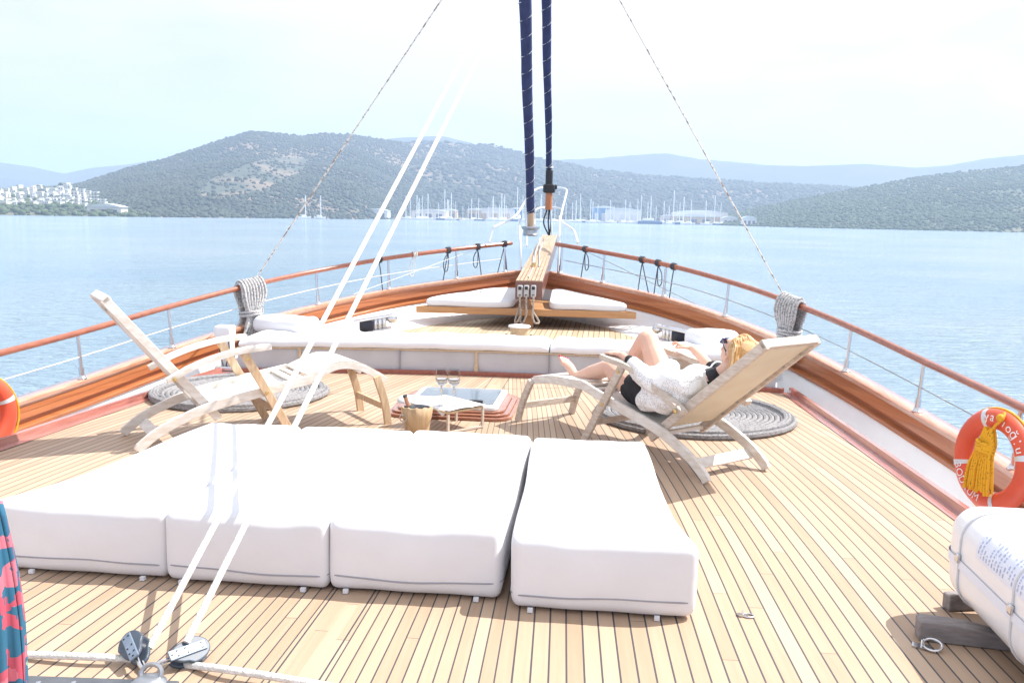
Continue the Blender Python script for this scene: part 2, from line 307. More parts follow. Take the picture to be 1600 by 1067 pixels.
class MB:
    def __init__(s): s.v = []; s.f = []; s.mi = []; s.n = 0
    def add(s, V, F, m=0):
        V = np.asarray(V, float).reshape(-1, 3); o = s.n
        s.v.append(V); s.n += len(V)
        s.f += [tuple(i+o for i in f) for f in F]; s.mi += [m]*len(F); return s
    def box(s, c, size, R=None, m=0):
        h = v3(size)/2
        V = np.array([(a*h[0], b*h[1], d*h[2]) for a in (-1, 1) for b in (-1, 1) for d in (-1, 1)])
        if R is not None: V = V @ np.array(R, float).T
        return s.add(V+v3(c), [(0, 1, 3, 2), (4, 6, 7, 5), (0, 4, 5, 1), (2, 3, 7, 6), (0, 2, 6, 4), (1, 5, 7, 3)], m)
    def beam(s, A, B, w, h, side, m=0):                 # board from A to B; w along 'side', h across
        A, B = v3(A), v3(B); d = unit(B-A); sd = unit(v3(side)-d*np.dot(side, d)); up = np.cross(sd, d)
        V = [P + sd*w/2*a + up*h/2*b for P in (A, B) for a, b in ((-1, -1), (1, -1), (1, 1), (-1, 1))]
        return s.add(V, [(0, 1, 2, 3)[::-1], (4, 5, 6, 7), (0, 1, 5, 4), (1, 2, 6, 5), (2, 3, 7, 6), (3, 0, 4, 7)], m)
    def board(s, pts, w, h, side, m=0, taper=None):     # bent board through pts
        pts = [v3(p) for p in pts]; n = len(pts); V = []; F = []
        for i, p in enumerate(pts):
            d = unit(pts[min(i+1, n-1)]-pts[max(i-1, 0)]); sd = unit(v3(side)-d*np.dot(side, d)); up = np.cross(sd, d)
            k = 1 if taper is None else taper[i]
            V += [p + sd*w/2*a + up*h/2*k*b for a, b in ((-1, -1), (1, -1), (1, 1), (-1, 1))]
        for i in range(n-1):
            for j in range(4): F.append((4*i+j, 4*i+(j+1) % 4, 4*i+4+(j+1) % 4, 4*i+4+j))
        F += [(3, 2, 1, 0), tuple(4*(n-1)+j for j in range(4))]
        return s.add(V, F, m)
    def tube(s, pts, r, n=8, m=0, closed=False, side=None, round_ends=False):
        pts = [v3(p) for p in pts]; k = len(pts)
        rr = r if isinstance(r, (list, tuple, np.ndarray)) else [r]*k
        rr = [(a if isinstance(a, (list, tuple, np.ndarray)) else (a, a)) for a in rr]
        if round_ends and not closed:
            d0 = unit(pts[0]-pts[1]); d1 = unit(pts[-1]-pts[-2]); p0, p1, r0, r1 = pts[0], pts[-1], rr[0], rr[-1]
            A = [(0.95, 0.3), (0.75, 0.66), (0.4, 0.92)]
            pre = [(p0+d0*min(r0)*a, (r0[0]*b, r0[1]*b)) for a, b in A]; suf = [(p1+d1*min(r1)*a, (r1[0]*b, r1[1]*b)) for a, b in A[::-1]]
            pts = [a for a, _ in pre]+pts+[a for a, _ in suf]; rr = [b for _, b in pre]+list(rr)+[b for _, b in suf]; k = len(pts)
        d = unit(pts[1]-pts[0]); sd = v3(side) if side is not None else (v3((0, 0, 1)) if abs(d[2]) < 0.9 else v3((1, 0, 0)))
        V = []; F = []
        for i in range(k):
            if closed: d = unit(pts[(i+1) % k]-pts[i-1])
            else: d = unit(pts[min(i+1, k-1)]-pts[max(i-1, 0)])
            sd = unit(sd-d*np.dot(sd, d)); up = np.cross(d, sd)
            for j in range(n):
                a = 2*pi*j/n; V.append(pts[i]+sd*cos(a)*rr[i][0]+up*sin(a)*rr[i][1])
        for i in range(k if closed else k-1):
            o, q = i*n, ((i+1) % k)*n
            for j in range(n): F.append((o+j, o+(j+1) % n, q+(j+1) % n, q+j))
        if not closed: F += [tuple(range(n))[::-1], tuple((k-1)*n+j for j in range(n))]
        return s.add(V, F, m)
    def lathe(s, c, prof, n=20, axis=(0, 0, 1), m=0, cap=True):
        c = v3(c); ax = unit(axis); sd = unit(np.cross(ax, (0.31, 0.95, 0.1) if abs(ax[1]) < 0.9 else (1, 0, 0))); up = np.cross(ax, sd); V = []; F = []
        for r, h in prof:
            for j in range(n): a = 2*pi*j/n; V.append(c+ax*h+(sd*cos(a)+up*sin(a))*r)
        for i in range(len(prof)-1):
            for j in range(n): F.append((i*n+j, i*n+(j+1) % n, (i+1)*n+(j+1) % n, (i+1)*n+j))
        if cap: F += [tuple(range(n))[::-1], tuple((len(prof)-1)*n+j for j in range(n))]
        return s.add(V, F, m)
    def ell(s, c, r, n=14, m=0, R=None):
        V = []; F = []; k = n//2
        for i in range(k+1):
            th = pi*i/k
            for j in range(n): a = 2*pi*j/n; V.append((sin(th)*cos(a)*r[0], sin(th)*sin(a)*r[1], cos(th)*r[2]))
        for i in range(k):
            for j in range(n): F.append((i*n+j, (i+1)*n+j, (i+1)*n+(j+1) % n, i*n+(j+1) % n))
        V = np.array(V)
        if R is not None: V = V @ np.array(R, float).T
        return s.add(V+v3(c), F, m)
    def grid(s, P, m=0, flip=False):                      # P[i][j] points
        a, b_ = len(P), len(P[0]); V = [p for row in P for p in row]
        F = [(i*b_+j, i*b_+j+1, (i+1)*b_+j+1, (i+1)*b_+j) for i in range(a-1) for j in range(b_-1)]
        if flip: F = [f[::-1] for f in F]
        return s.add(V, F, m)
    def prism(s, poly, z0, z1, m=0):
        n = len(poly); V = [(p[0], p[1], z0) for p in poly]+[(p[0], p[1], z1) for p in poly]
        F = [tuple(range(n))[::-1], tuple(range(n, 2*n))]+[(i, (i+1) % n, n+(i+1) % n, n+i) for i in range(n)]
        return s.add(V, F, m)
    def rbox(s, c, half, r, n=14, R=None, fn=None, m=0):   # soft box
        half = v3(half); V = []; F = []; key = {}
        def vid(p):
            k = tuple(np.round(p, 6))
            if k not in key: key[k] = len(V); V.append(p)
            return key[k]
        # denser near edges so the rounding is smooth
        g = np.linspace(-1, 1, n+1)
        for ax in range(3):
            for sg in (-1, 1):
                ids = [[None]*(n+1) for _ in range(n+1)]
                for i in range(n+1):
                    for j in range(n+1):
                        p = np.zeros(3); p[ax] = sg; p[(ax+1) % 3] = np.sign(g[i])*abs(g[i])**0.6; p[(ax+2) % 3] = np.sign(g[j])*abs(g[j])**0.6
                        ids[i][j] = vid(p)
                for i in range(n):
                    for j in range(n):
                        f = (ids[i][j], ids[i+1][j], ids[i+1][j+1], ids[i][j+1]); F.append(f if sg > 0 else f[::-1])
        V = np.array(V)*half; rr = np.minimum(r, half)
        inner = np.clip(V, -(half-rr), half-rr); d = V-inner
        l = np.linalg.norm(d/rr, axis=1, keepdims=True); l[l < 1e-9] = 1
        P = inner + d/l
        if fn is not None: P = np.array([fn(p) for p in P])
        if R is not None: P = P @ np.array(R, float).T
        return s.add(P+v3(c), F, m)
    def build(s, name, mats, parent=None, smooth=True, origin=None, angle=40, bevel=0.0):
        V = np.concatenate(s.v)*S
        if origin is None:
            o = np.array(parent['_o']) if parent is not None else np.array([(V[:, 0].min()+V[:, 0].max())/2, (V[:, 1].min()+V[:, 1].max())/2, V[:, 2].min()])
        else: o = v3(origin)*S
        me = bpy.data.meshes.new(name); me.from_pydata((V-o).tolist(), [], s.f); me.validate()
        for mm in (mats if isinstance(mats, (list, tuple)) else [mats]): me.materials.append(M[mm])
        if len(me.polygons) == len(s.mi): me.polygons.foreach_set('material_index', s.mi)
        if smooth:
            me.polygons.foreach_set('use_smooth', [True]*len(me.polygons)); me.set_sharp_from_angle(angle=radians(angle))
        ob = bpy.data.objects.new(name, me); col.objects.link(ob)
        if parent is not None:
            po = np.array(parent['_o']); ob.parent = parent; ob.location = (o-po).tolist()
        else: ob.location = o.tolist()
        ob['_o'] = o.tolist()
        if bevel:
            bv = ob.modifiers.new('edge softening', 'BEVEL'); bv.width = bevel*S; bv.segments = 2; bv.limit_method = 'ANGLE'; bv.angle_limit = radians(35)
        return ob
def tag(o, label, cat, group=None):
    o['label'] = label; o['category'] = cat
    if group: o['group'] = group
    return o
def thing(name, label, cat, loc, group=None):
    o = bpy.data.objects.new(name, None); col.objects.link(o); o.empty_display_size = 0.1
    o.location = (v3(loc)*S).tolist(); o['_o'] = (v3(loc)*S).tolist()
    return tag(o, label, cat, group)
def struct(o): o['kind'] = 'structure'; return o
def stuff(o, label=None):
    o['kind'] = 'stuff'
    return o
def wob(p, k=1.0, a=1.0):
    return a*(sin(p[0]*7.1*k+1.3*p[1]*k)+sin(p[1]*6.3*k+2.1+p[2]*3*k)+sin((p[0]+p[1])*4.7*k+0.7))/3

SEA = -3.4
# ------------------------------------------------------------------ sea, hills
mb = MB(); mb.add([(-9000, -3000, SEA), (9000, -3000, SEA), (9000, 11000, SEA), (-9000, 11000, SEA)], [(0, 1, 2, 3)])
struct(mb.build('sea', 'sea water', smooth=False))

def hill(name, sil, shore, ridge, material, nx=160, nt_=34, base=0.06, rough=1.0, back=1.25, seed=1, expo=1.25):
    """sil: photo pixels of the skyline; shore/ridge: distances (numbers or tables by pixel)"""
    rs = np.random.RandomState(seed)
    xs = [p[0] for p in sil]; ys = [p[1] for p in sil]
    ph = rs.rand(12)*6.28
    P = []
    cols = np.linspace(xs[0], xs[-1], nx)
    for px in cols:
        py = np.interp(px, xs, ys); d = ray(px, py); hlen = hypot(d[0], d[1])
        sh = np.interp(px, shore[0], shore[1]) if isinstance(shore, tuple) else shore
        rd = np.interp(px, ridge[0], ridge[1]) if isinstance(ridge, tuple) else ridge
        Hr = EYE[2] + d[2]/hlen*rd - SEA; ux, uy = d[0]/hlen, d[1]/hlen
        row = []
        for k in range(nt_):
            tt = back*k/(nt_-1)
            r = sh+(rd-sh)*tt
            if tt <= 1: h = Hr*(base*min(1, tt*8)+(1-base)*tt**expo)
            else: h = Hr*(1-0.9*(tt-1)/(back-1)*0.8)
            x, y = ux*r+EYE[0], uy*r
            g = 0
            for q in range(5):
                w = (0.0045*1.9**q); g += sin(x*w+ph[q]+1.7*sin(y*w*0.8+ph[q+5]))*sin(y*w*1.1+ph[q+6])/1.75**q
            h += rough*g*Hr*0.10*min(1, tt*3)*(max(0, 1-tt)**0.6 if tt < 1 else 0)
            if tt > 0.9: h += rough*Hr*0.008*sin(px*0.9+ph[3])*sin(px*0.37+ph[1])
            row.append((x, y, SEA-0.4+max(h, 0 if k else -1.0)))
        P.append(row)
    mb = MB(); mb.grid(P); o = mb.build(name, material, angle=180)
    return struct(o), np.array(P)
def scrub(name, P, n, size, tmax=1.0, seed=3, dens=None, material='scrub', squash=0.75):
    rs = np.random.RandomState(seed); a, b_, _ = P.shape
    phi = (1+5**0.5)/2
    ico = np.array([(-1, phi, 0), (1, phi, 0), (-1, -phi, 0), (1, -phi, 0), (0, -1, phi), (0, 1, phi), (0, -1, -phi), (0, 1, -phi), (phi, 0, -1), (phi, 0, 1), (-phi, 0, -1), (-phi, 0, 1)])/1.9
    fi = np.array([(0, 11, 5), (0, 5, 1), (0, 1, 7), (0, 7, 10), (0, 10, 11), (1, 5, 9), (5, 11, 4), (11, 10, 2), (10, 7, 6), (7, 1, 8), (3, 9, 4), (3, 4, 2), (3, 2, 6), (3, 6, 8), (3, 8, 9), (4, 9, 5), (2, 4, 11), (6, 2, 10), (8, 6, 7), (9, 8, 1)])
    Vs = []; Fs = []; c = 0; kmax = int((b_-1)*tmax)
    while c < n:
        i = rs.rand()*(a-1.001); k = rs.rand()*kmax*0.999
        i0, k0 = int(i), int(k); fi_, fk = i-i0, k-k0
        p = (P[i0, k0]*(1-fi_)+P[i0+1, k0]*fi_)*(1-fk)+(P[i0, k0+1]*(1-fi_)+P[i0+1, k0+1]*fi_)*fk
        if dens is not None and rs.rand() > dens(p): continue
        sz = size*(0.45+rs.rand()**2*1.3)
        V = ico*(0.8+0.5*rs.rand(12, 1))*np.array([sz, sz, sz*squash])+p+np.array([0, 0, sz*0.35])
        Vs.append(V); Fs.append(fi+12*c); c += 1
    V = np.concatenate(Vs)*S; F = np.concatenate(Fs)
    me = bpy.data.meshes.new(name); o0 = V.mean(0)
    me.vertices.add(len(V)); me.vertices.foreach_set('co', (V-o0).ravel())
    me.loops.add(F.size); me.loops.foreach_set('vertex_index', F.ravel().astype(np.int32))
    me.polygons.add(len(F)); me.polygons.foreach_set('loop_start', (np.arange(len(F))*3).astype(np.int32))
    me.update(); me.validate(); me.materials.append(M[material])
    o = bpy.data.objects.new(name, me); col.objects.link(o); o.location = o0.tolist(); o['_o'] = o0.tolist()
    return stuff(o)
def clump(p, w=0.012):
    return 0.30+0.70*(0.5+0.5*sin(p[0]*w+2*sin(p[1]*w*0.7))*sin(p[1]*w*1.3+1.0))

# far blue ridges first
hill('hills', [(-900, 250), (-400, 228), (-150, 238), (0, 253), (50, 260), (100, 271), (140, 262), (200, 256), (240, 249), (330, 255), (450, 300)], 2400, 3600, 'far hill', seed=11, rough=0.5)
hill('hills', [(480, 290), (560, 222), (620, 213), (690, 210), (735, 221), (800, 245), (870, 248), (930, 246), (1000, 240), (1040, 238), (1090, 247), (1200, 257), (1260, 258), (1350, 254), (1430, 260), (1480, 257), (1540, 246), (1600, 240), (1800, 226), (2200, 235), (2700, 260)],
     2350, 2900, 'far hill', nx=260, seed=12, rough=0.5)
o, PM = hill('hills', [(540, 330), (580, 262), (620, 224), (660, 219), (700, 222), (735, 226), (765, 224), (800, 234), (830, 244), (870, 252), (930, 264), (1000, 272), (1100, 279), (1200, 286), (1330, 293), (1450, 312), (1560, 330)], (
    [560, 900, 1560], [1120, 1150, 1250]), 1950, 'soil', nx=200, seed=13)
scrub('scrub', PM, 30000, 3.2, seed=21, dens=clump)
o, PA = hill('hills', [(80, 318), (95, 296), (130, 285), (200, 262), (250, 250), (300, 234), (350, 217), (390, 205), (420, 207), (470, 212), (510, 207), (550, 210), (600, 216), (640, 223), (690, 240), (730, 262), (780, 300), (820, 330)], (
    [80, 250, 560, 640, 820], [800, 690, 860, 1080, 1250]), ([80, 390, 820], [1300, 1550, 1900]), 'soil', nx=220, nt_=44, seed=14)
def patch_a(p):
    # bare tan clearing on the flank
    q = p-EYE; u = 800+F_PX*np.dot(q, R_)/np.dot(q, W_); w = 533.5-F_PX*np.dot(q, U_)/np.dot(q, W_)
    e = ((u-395)/85)**2+((w-278-(395-u)*0.28)/24)**2
    return clump(p)*(0.10 if e < 1 else 1.0)
scrub('scrub', PA, 60000, 1.6, seed=22, dens=patch_a)
o, PD = hill('hills', [(1130, 338), (1180, 326), (1250, 311), (1330, 296), (1400, 283), (1450, 274), (1500, 268), (1560, 262), (1600, 258), (1800, 238), (2100, 225), (2600, 250)], (
    [1130, 1250, 1600, 2600], [960, 840, 800, 700]), ([1130, 1600, 2600], [1150, 1450, 1600]), 'green soil', nx=240, nt_=40, seed=15)
scrub('scrub', PD, 62000, 1.35, seed=23, dens=lambda p: clump(p, 0.02), material='tree green')
o, PE = hill('hills', [(-900, 300), (-300, 290), (-60, 294), (0, 294), (60, 291), (100, 288), (130, 296), (170, 305), (200, 318), (240, 332)], ([-900, 240], [620, 680]), 1050, 'green soil', nx=110, nt_=30, seed=16, rough=0.3, expo=1.0)
scrub('scrub', PE, 5000, 1.9, seed=24, dens=lambda p: 1.0 if p[2]-SEA < 9 else 0.12, material='tree green')
# marina quay
def flat_strip(pxs, d0, d1, z, name, material):
    rows = []
    for px in pxs:
        d = ray(px, 340); h = hypot(d[0], d[1]); u = np.array([d[0]/h, d[1]/h])
        rows.append([(EYE[0]+u[0]*r, u[1]*r, zz) for r, zz in ((d0, SEA-1), (d0+1, z), (d1, z+2))])
    mb = MB(); mb.grid(rows); return struct(mb.build(name, material, angle=30))
flat_strip(np.linspace(560, 1230, 30), 1010, 1300, SEA+1.6, 'quay', 'rock')

def at_px(px, dist, z):
    d = ray(px, 340); h = hypot(d[0], d[1]); return np.array([EYE[0]+d[0]/h*dist, d[1]/h*dist, z])
def copy_tree(o, loc, rz=0.0, sc=1.0, label=None, parent=None):
    c = o.copy(); col.objects.link(c)
    if parent is not None: c.parent = parent
    else: c.location = (v3(loc)*S).tolist(); c.rotation_euler = (0, 0, rz); c.scale = (sc,)*3
    if label: c['label'] = label
    for ch in o.children: copy_tree(ch, None, parent=c)
    return c

# houses of the town
def make_house(w, d, h, two, label, group):
    mb = MB(); mb.box((0, 0, h/2-1), (w, d, h+2)); mb.box((0, 0, h+0.15), (w*1.04, d*1.04, 0.3))
    if two: mb.box((w*0.16, d*0.05, h+1.3), (w*0.6, d*0.75, 2.2))
    for k in range(3):
        for lv in range(2): mb.box((-w*0.3+k*w*0.3, -d/2-0.02, 1.0+lv*2.2), (w*0.14, 0.12, 1.2), m=1)
    o = mb.build('town_house', ['house white', 'house dark'], origin=(0, 0, 0), smooth=False)
    return tag(o, label, 'house', group)
protos = [make_house(7, 6, 4.6, False, 'white flat roofed house scattered on the town slope', 'white houses on the town slope'),
          make_house(6, 6, 4.2, True, 'white house with a set back upper floor on the town slope', 'stepped white houses on the town slope'),
          make_house(11, 5, 2.5, False, 'long low white house in the terraced rows above the left shore', 'terraced white rows above the shore')]
first = [True]*3
def put_house(i, p, rz, sc):
    if first[i]:
        protos[i].location = (v3(p)*S).tolist(); protos[i].rotation_euler = (0, 0, rz); protos[i].scale = (sc,)*3; first[i] = False
    else: copy_tree(protos[i], p, rz, sc)
def on_hill(P, px, k):
    # nearest column by pixel
    q = P[:, int(k)]-EYE; u = 800+F_PX*(q@R_)/(q@W_); i = int(np.argmin(abs(u-px))); return P[i, int(k)]
for n in range(210):
    px = rng.uniform(-120, 108); k = rng.uniform(5, 23)
    put_house(rng.choice((0, 0, 1)), on_hill(PE, px, k), rng.uniform(-0.5, 0.5), rng.uniform(0.45, 0.8))
for k, x0, x1 in ((6, 92, 150), (9, 80, 158), (12, 99, 166), (16, 88, 150), (20, 103, 150)):
    px = x0
    while px < x1:
        put_house(2, on_hill(PE, px, k)+np.array([0, 0, 0.2]), 0.1+rng.uniform(-0.05, 0.05), rng.uniform(0.65, 0.95)); px += rng.choice((9.5, 11, 12.5, 19))

# marina halls
def hall(px, w, d, h, wall, label, front='house white', dist=1040, name='marina_hall'):
    p = at_px(px, dist, SEA+1.6); t = thing(name, label, 'building', p)
    mb = MB(); mb.box(p+np.array([0, 0, h/2]), (w, d, h)); mb.build('wall', wall, t, smooth=False)
    mb = MB(); n = 8
    pts = [(p[0]-w/2-1+(w+2)*i/n, h+2.4*sin(pi*i/n)) for i in range(n+1)]
    rows = [[(x, p[1]+sy*(d/2+1), p[2]+z) for x, z in pts] for sy in (-1, 1)]
    mb.grid(rows, flip=True); mb.grid([[(x, p[1]-d/2-0.9, p[2]+z) for x, z in pts], [(x, p[1]-d/2-0.9, p[2]+h-0.05) for x, z in pts]])
    mb.build('roof', 'hall roof', t)
    for q in range(3):
        mb = MB(); mb.box(p+np.array([-w*0.3+q*w*0.3, -d/2-0.1, h*0.32]), (w*0.17, 0.3, h*0.6)); mb.build('door', front, t, smooth=False)
    return t
hall(943, 26, 30, 15, 'hall blue', 'blue sided boatyard hall at the marina, left of the white hall', 'hall roof')
hall(973, 40, 30, 13, 'house white', 'large white boatyard hall beside the blue hall at the marina', 'hall roof', dist=1035)
hall(1092, 60, 26, 12, 'house white', 'long pale boatyard hall right of the white hall, by the stay', 'house tan')
hall(1082, 46, 20, 7, 'house tan', 'low tan shed in front of the long pale hall', 'house dark', dist=1022)
hall(742, 16, 20, 10, 'house tan', 'tan block among the masts left of the bow', 'house dark')
hall(775, 44, 22, 11, 'house white', 'long white shed behind the masts left of the furled sail', 'house tan')
hall(812, 20, 18, 12, 'hall blue', 'small blue shed just left of the furled sail', 'hall roof')
hall(672, 40, 16, 8, 'house white', 'low white building between the two white ropes and the masts', 'house dark')
hall(586, 30, 12, 7, 'house white', 'white building on the shore left of the two white ropes', 'house dark', dist=960)
hall(168, 26, 9, 5, 'house white', 'white waterfront building at the foot of the left hill', 'house dark', dist=715)
hall(1045, 18, 12, 7, 'house white', 'small white shed between the white hall and the long pale hall', 'house dark')
hall(1140, 16, 12, 6, 'house white', 'small white block right of the long pale hall', 'house dark', dist=1010)
hall(700, 22, 12, 9, 'house tan', 'tan building behind the masts right of the two white ropes', 'house dark', dist=1060)
hall(1170, 14, 10, 6, 'house white', 'small white house at the foot of the right hill', 'house dark', dist=930)
# yachts
def make_yacht(name, ln, mast, hullm, label, group):
    t = thing(name, label, 'yacht', (0, 0, 0), group)
    mb = MB(); secs = []
    for i in range(9):
        u = i/8; w = ln*0.15*(sin(pi*min(1, u*0.55+0.22)))*(1 if u < 0.6 else max(0.03, 1-((u-0.6)/0.4)**2))
        x = (u-0.5)*ln; sh = 1.5+0.5*(u-0.4)**2*4
        secs.append([(x, -w, sh), (x, -w*0.8, 0.2), (x, 0, -0.4), (x, w*0.8, 0.2), (x, w, sh), (x, 0, sh+0.1), (x, -w, sh)])
    mb.grid(secs); mb.build('hull', hullm, t)
    mb = MB(); mb.rbox((-ln*0.04, 0, 2.1), (ln*0.2, ln*0.075, 0.7), 0.4, n=4); mb.build('cabin', 'yacht white', t)
    mb = MB(); mb.tube([(ln*0.08, 0, 1), (ln*0.08, 0, mast)], [0.42, 0.32], 6); mb.tube([(ln*0.08, 0, 3.2), (-ln*0.33, 0, 3.0)], 0.3, 6)
    mb.beam((ln*0.08, -1.3, mast*0.62), (ln*0.08, 1.3, mast*0.62), 0.12, 0.12, (1, 0, 0)); mb.build('mast', 'mast alloy', t)
    mb = MB()
    for a in ((ln*0.49, 1.9), (-ln*0.48, 1.5)): mb.tube([(ln*0.08, 0, mast*0.98), (a[0], 0, a[1])], 0.05, 4)
    mb.build('rigging', 'mast alloy', t); return t
y1 = make_yacht('yacht', 12, 24, 'yacht white', 'white sailing yacht moored in the marina row', 'white yachts in the marina row')
y2 = make_yacht('yacht', 15, 30, 'yacht blue', 'blue hulled sailing yacht with a tall mast in the marina', 'blue hulled yachts in the marina')
y3 = make_yacht('yacht', 11, 20, 'yacht white', 'white sailing yacht anchored alone off the left hill', 'yachts anchored off the left hill')
u1 = u2 = True
for i, px in enumerate([rng.uniform(628, 1150) for _ in range(30)]+[684, 693, 702, 724, 731, 738, 749, 762, 771, 781, 790, 806, 846, 868, 893, 901, 908, 927, 935, 958, 985, 1003, 1018, 1026, 1036, 1044, 1050, 1057, 1066, 1078, 1104, 1118, 1127, 640, 655, 667]):
    p = at_px(px, 985+rng.uniform(-18, 18), SEA); big = i % 5 == 1
    rz = rng.uniform(-0.6, 0.6)+(0 if rng.random() < 0.5 else pi); sc = rng.uniform(0.62, 1.25)
    if big:
        if u2: y2.location = (p*S).tolist(); y2.rotation_euler = (0, 0, rz); u2 = False
        else: copy_tree(y2, p, rz, sc)
    else:
        if u1: y1.location = (p*S).tolist(); y1.rotation_euler = (0, 0, rz); u1 = False
        else: copy_tree(y1, p, rz, sc)
y3.location = (at_px(476, 800, SEA)*S).tolist(); y3.rotation_euler = (0, 0, 0.3)
copy_tree(y3, at_px(500, 800, SEA), -0.2, 1.0)
mbz = MB(); p = at_px(1016, 955, SEA)
mbz.rbox(p+np.array([0, 0, 1.5]), (13, 3, 2.0), 1.4, n=6); tg = mbz.build('motor_boat', 'yacht blue')
tag(tg, 'dark blue motor vessel moored before the white boatyard hall', 'boat')
mb = MB(); mb.rbox(p+np.array([-2, 0, 4.6]), (6, 2.2, 1.4), 0.5, n=4); mb.build('cabin', 'yacht white', tg)

# ------------------------------------------------------------------ haze
bpy_me = None
mb = MB(); mb.box((0, 3500, 230), (17000, 12600, 480)); hz = mb.build('haze', [], smooth=False); stuff(hz)
m = bpy.data.materials.new('haze air'); m.use_nodes = True; t = m.node_tree; t.nodes.clear()
pv = t.nodes.new('ShaderNodeVolumePrincipled'); pv.inputs['Color'].default_value = (0.56, 0.715, 0.97, 1); pv.inputs['Density'].default_value = 0.00031; pv.inputs['Anisotropy'].default_value = 0.2
oo = t.nodes.new('ShaderNodeOutputMaterial'); t.links.new(pv.outputs[0], oo.inputs['Volume']); hz.data.materials.append(m)

# ------------------------------------------------------------------ the boat: decks
def dw(y): return float(np.interp(y, [-4, 0, 2, 4.17, 5.45, 7.15, 7.5], [2.62, 2.63, 2.6, 2.53, 2.44, 2.31, 2.28]))
def yfront(x): return 7.5-0.052*x*x
rows = []
for i in range(41):
    u = -1+2*i/40
    xf = u*2.3; yf = yfront(xf)
    rows.append([(u*dw(y), y, 0) for y in np.linspace(-4, yf, 24)])
mb = MB(); mb.grid(rows, flip=True); struct(mb.build('deck', 'teak deck', smooth=False))
mb = MB()
for sg in (-1, 1):
    ys = np.linspace(-4, 7.22, 30)
    mb.grid([[(sg*(dw(y)+o), y, z) for y in ys] for o, z in ((-0.03, 0.004), (0.03, 0.006), (0.036, 0.046), (0.062, 0.048), (0.072, 0.02), (0.072, -0.07))], flip=(sg > 0))
    mb.grid([[(sg*(dw(y)+o), y, z) for y in ys] for o, z in ((0.06, -0.06), (0.055, -0.55))], m=1, flip=(sg > 0))
struct(mb.build('deck_edge', ['margin wood', 'white paint'], angle=30))

# hull curve (half beam, y, cap height)
HC = [(3.0, -4, 0.0), (3.12, -1.5, -0.02), (3.17, 1.5, -0.02), (3.16, 3.5, 0.0), (3.1, 5.0, 0.045), (2.96, 6.14, 0.11), (2.72, 7.05, 0.22), (2.38, 7.95, 0.345), (2.0, 8.68, 0.45), (1.46, 9.42, 0.56), (0.82, 9.98, 0.65), (0.27, 10.47, 0.72), (0.05, 10.64, 0.74)]
FC = [(2.85, -4, -0.52), (2.97, -1.5, -0.52), (3.02, 1.5, -0.52), (3.01, 3.5, -0.52), (2.95, 5.0, -0.52), (2.80, 6.14, -0.52), (2.45, 7.05, -0.52), (1.75, 7.7, 0.2), (1.20, 8.68, 0.2), (0.88, 9.45, 0.2), (0.60, 9.95, 0.2), (0.20, 10.42, 0.2), (0.04, 10.56, 0.2)]
CAPC = catmull(HC, 8); FLO = catmull(FC, 8)
FLO = [np.array([p[0], p[1], min(max(p[2], -0.52), 0.2)]) for p in FLO]
def normals(C):
    o = []
    for i in range(len(C)):
        d = C[min(i+1, len(C)-1)]-C[max(i-1, 0)]; n = unit((-d[1], d[0], 0))  # towards the centre
        if n[0] > 0 and C[i][0] > 0.3: n = -n
        o.append(n)
    return o
NRM = normals(CAPC)
def side(p, sg): return (p[0]*sg, p[1], p[2])
def strip(mb, offs, sg, m=0, C=None, flip=None):
    C = C or CAPC
    rows = []
    for o, dz in offs:
        rows.append([side((max(C[i][0]+NRM[i][0]*o, 0.0), C[i][1]+NRM[i][1]*o, C[i][2]+dz), sg) for i in range(len(C))])
    mb.grid(rows, m=m, flip=(sg > 0) if flip is None else flip)
struct_floor = MB()
for sg in (-1, 1):
    ys = np.linspace(-4, 7.4, 20)
    struct_floor.grid([[(sg*a, y, -0.5) for y in ys] for a in (2.2, 3.15)], flip=(sg > 0))
struct(struct_floor.build('side_deck', 'white paint', smooth=False))
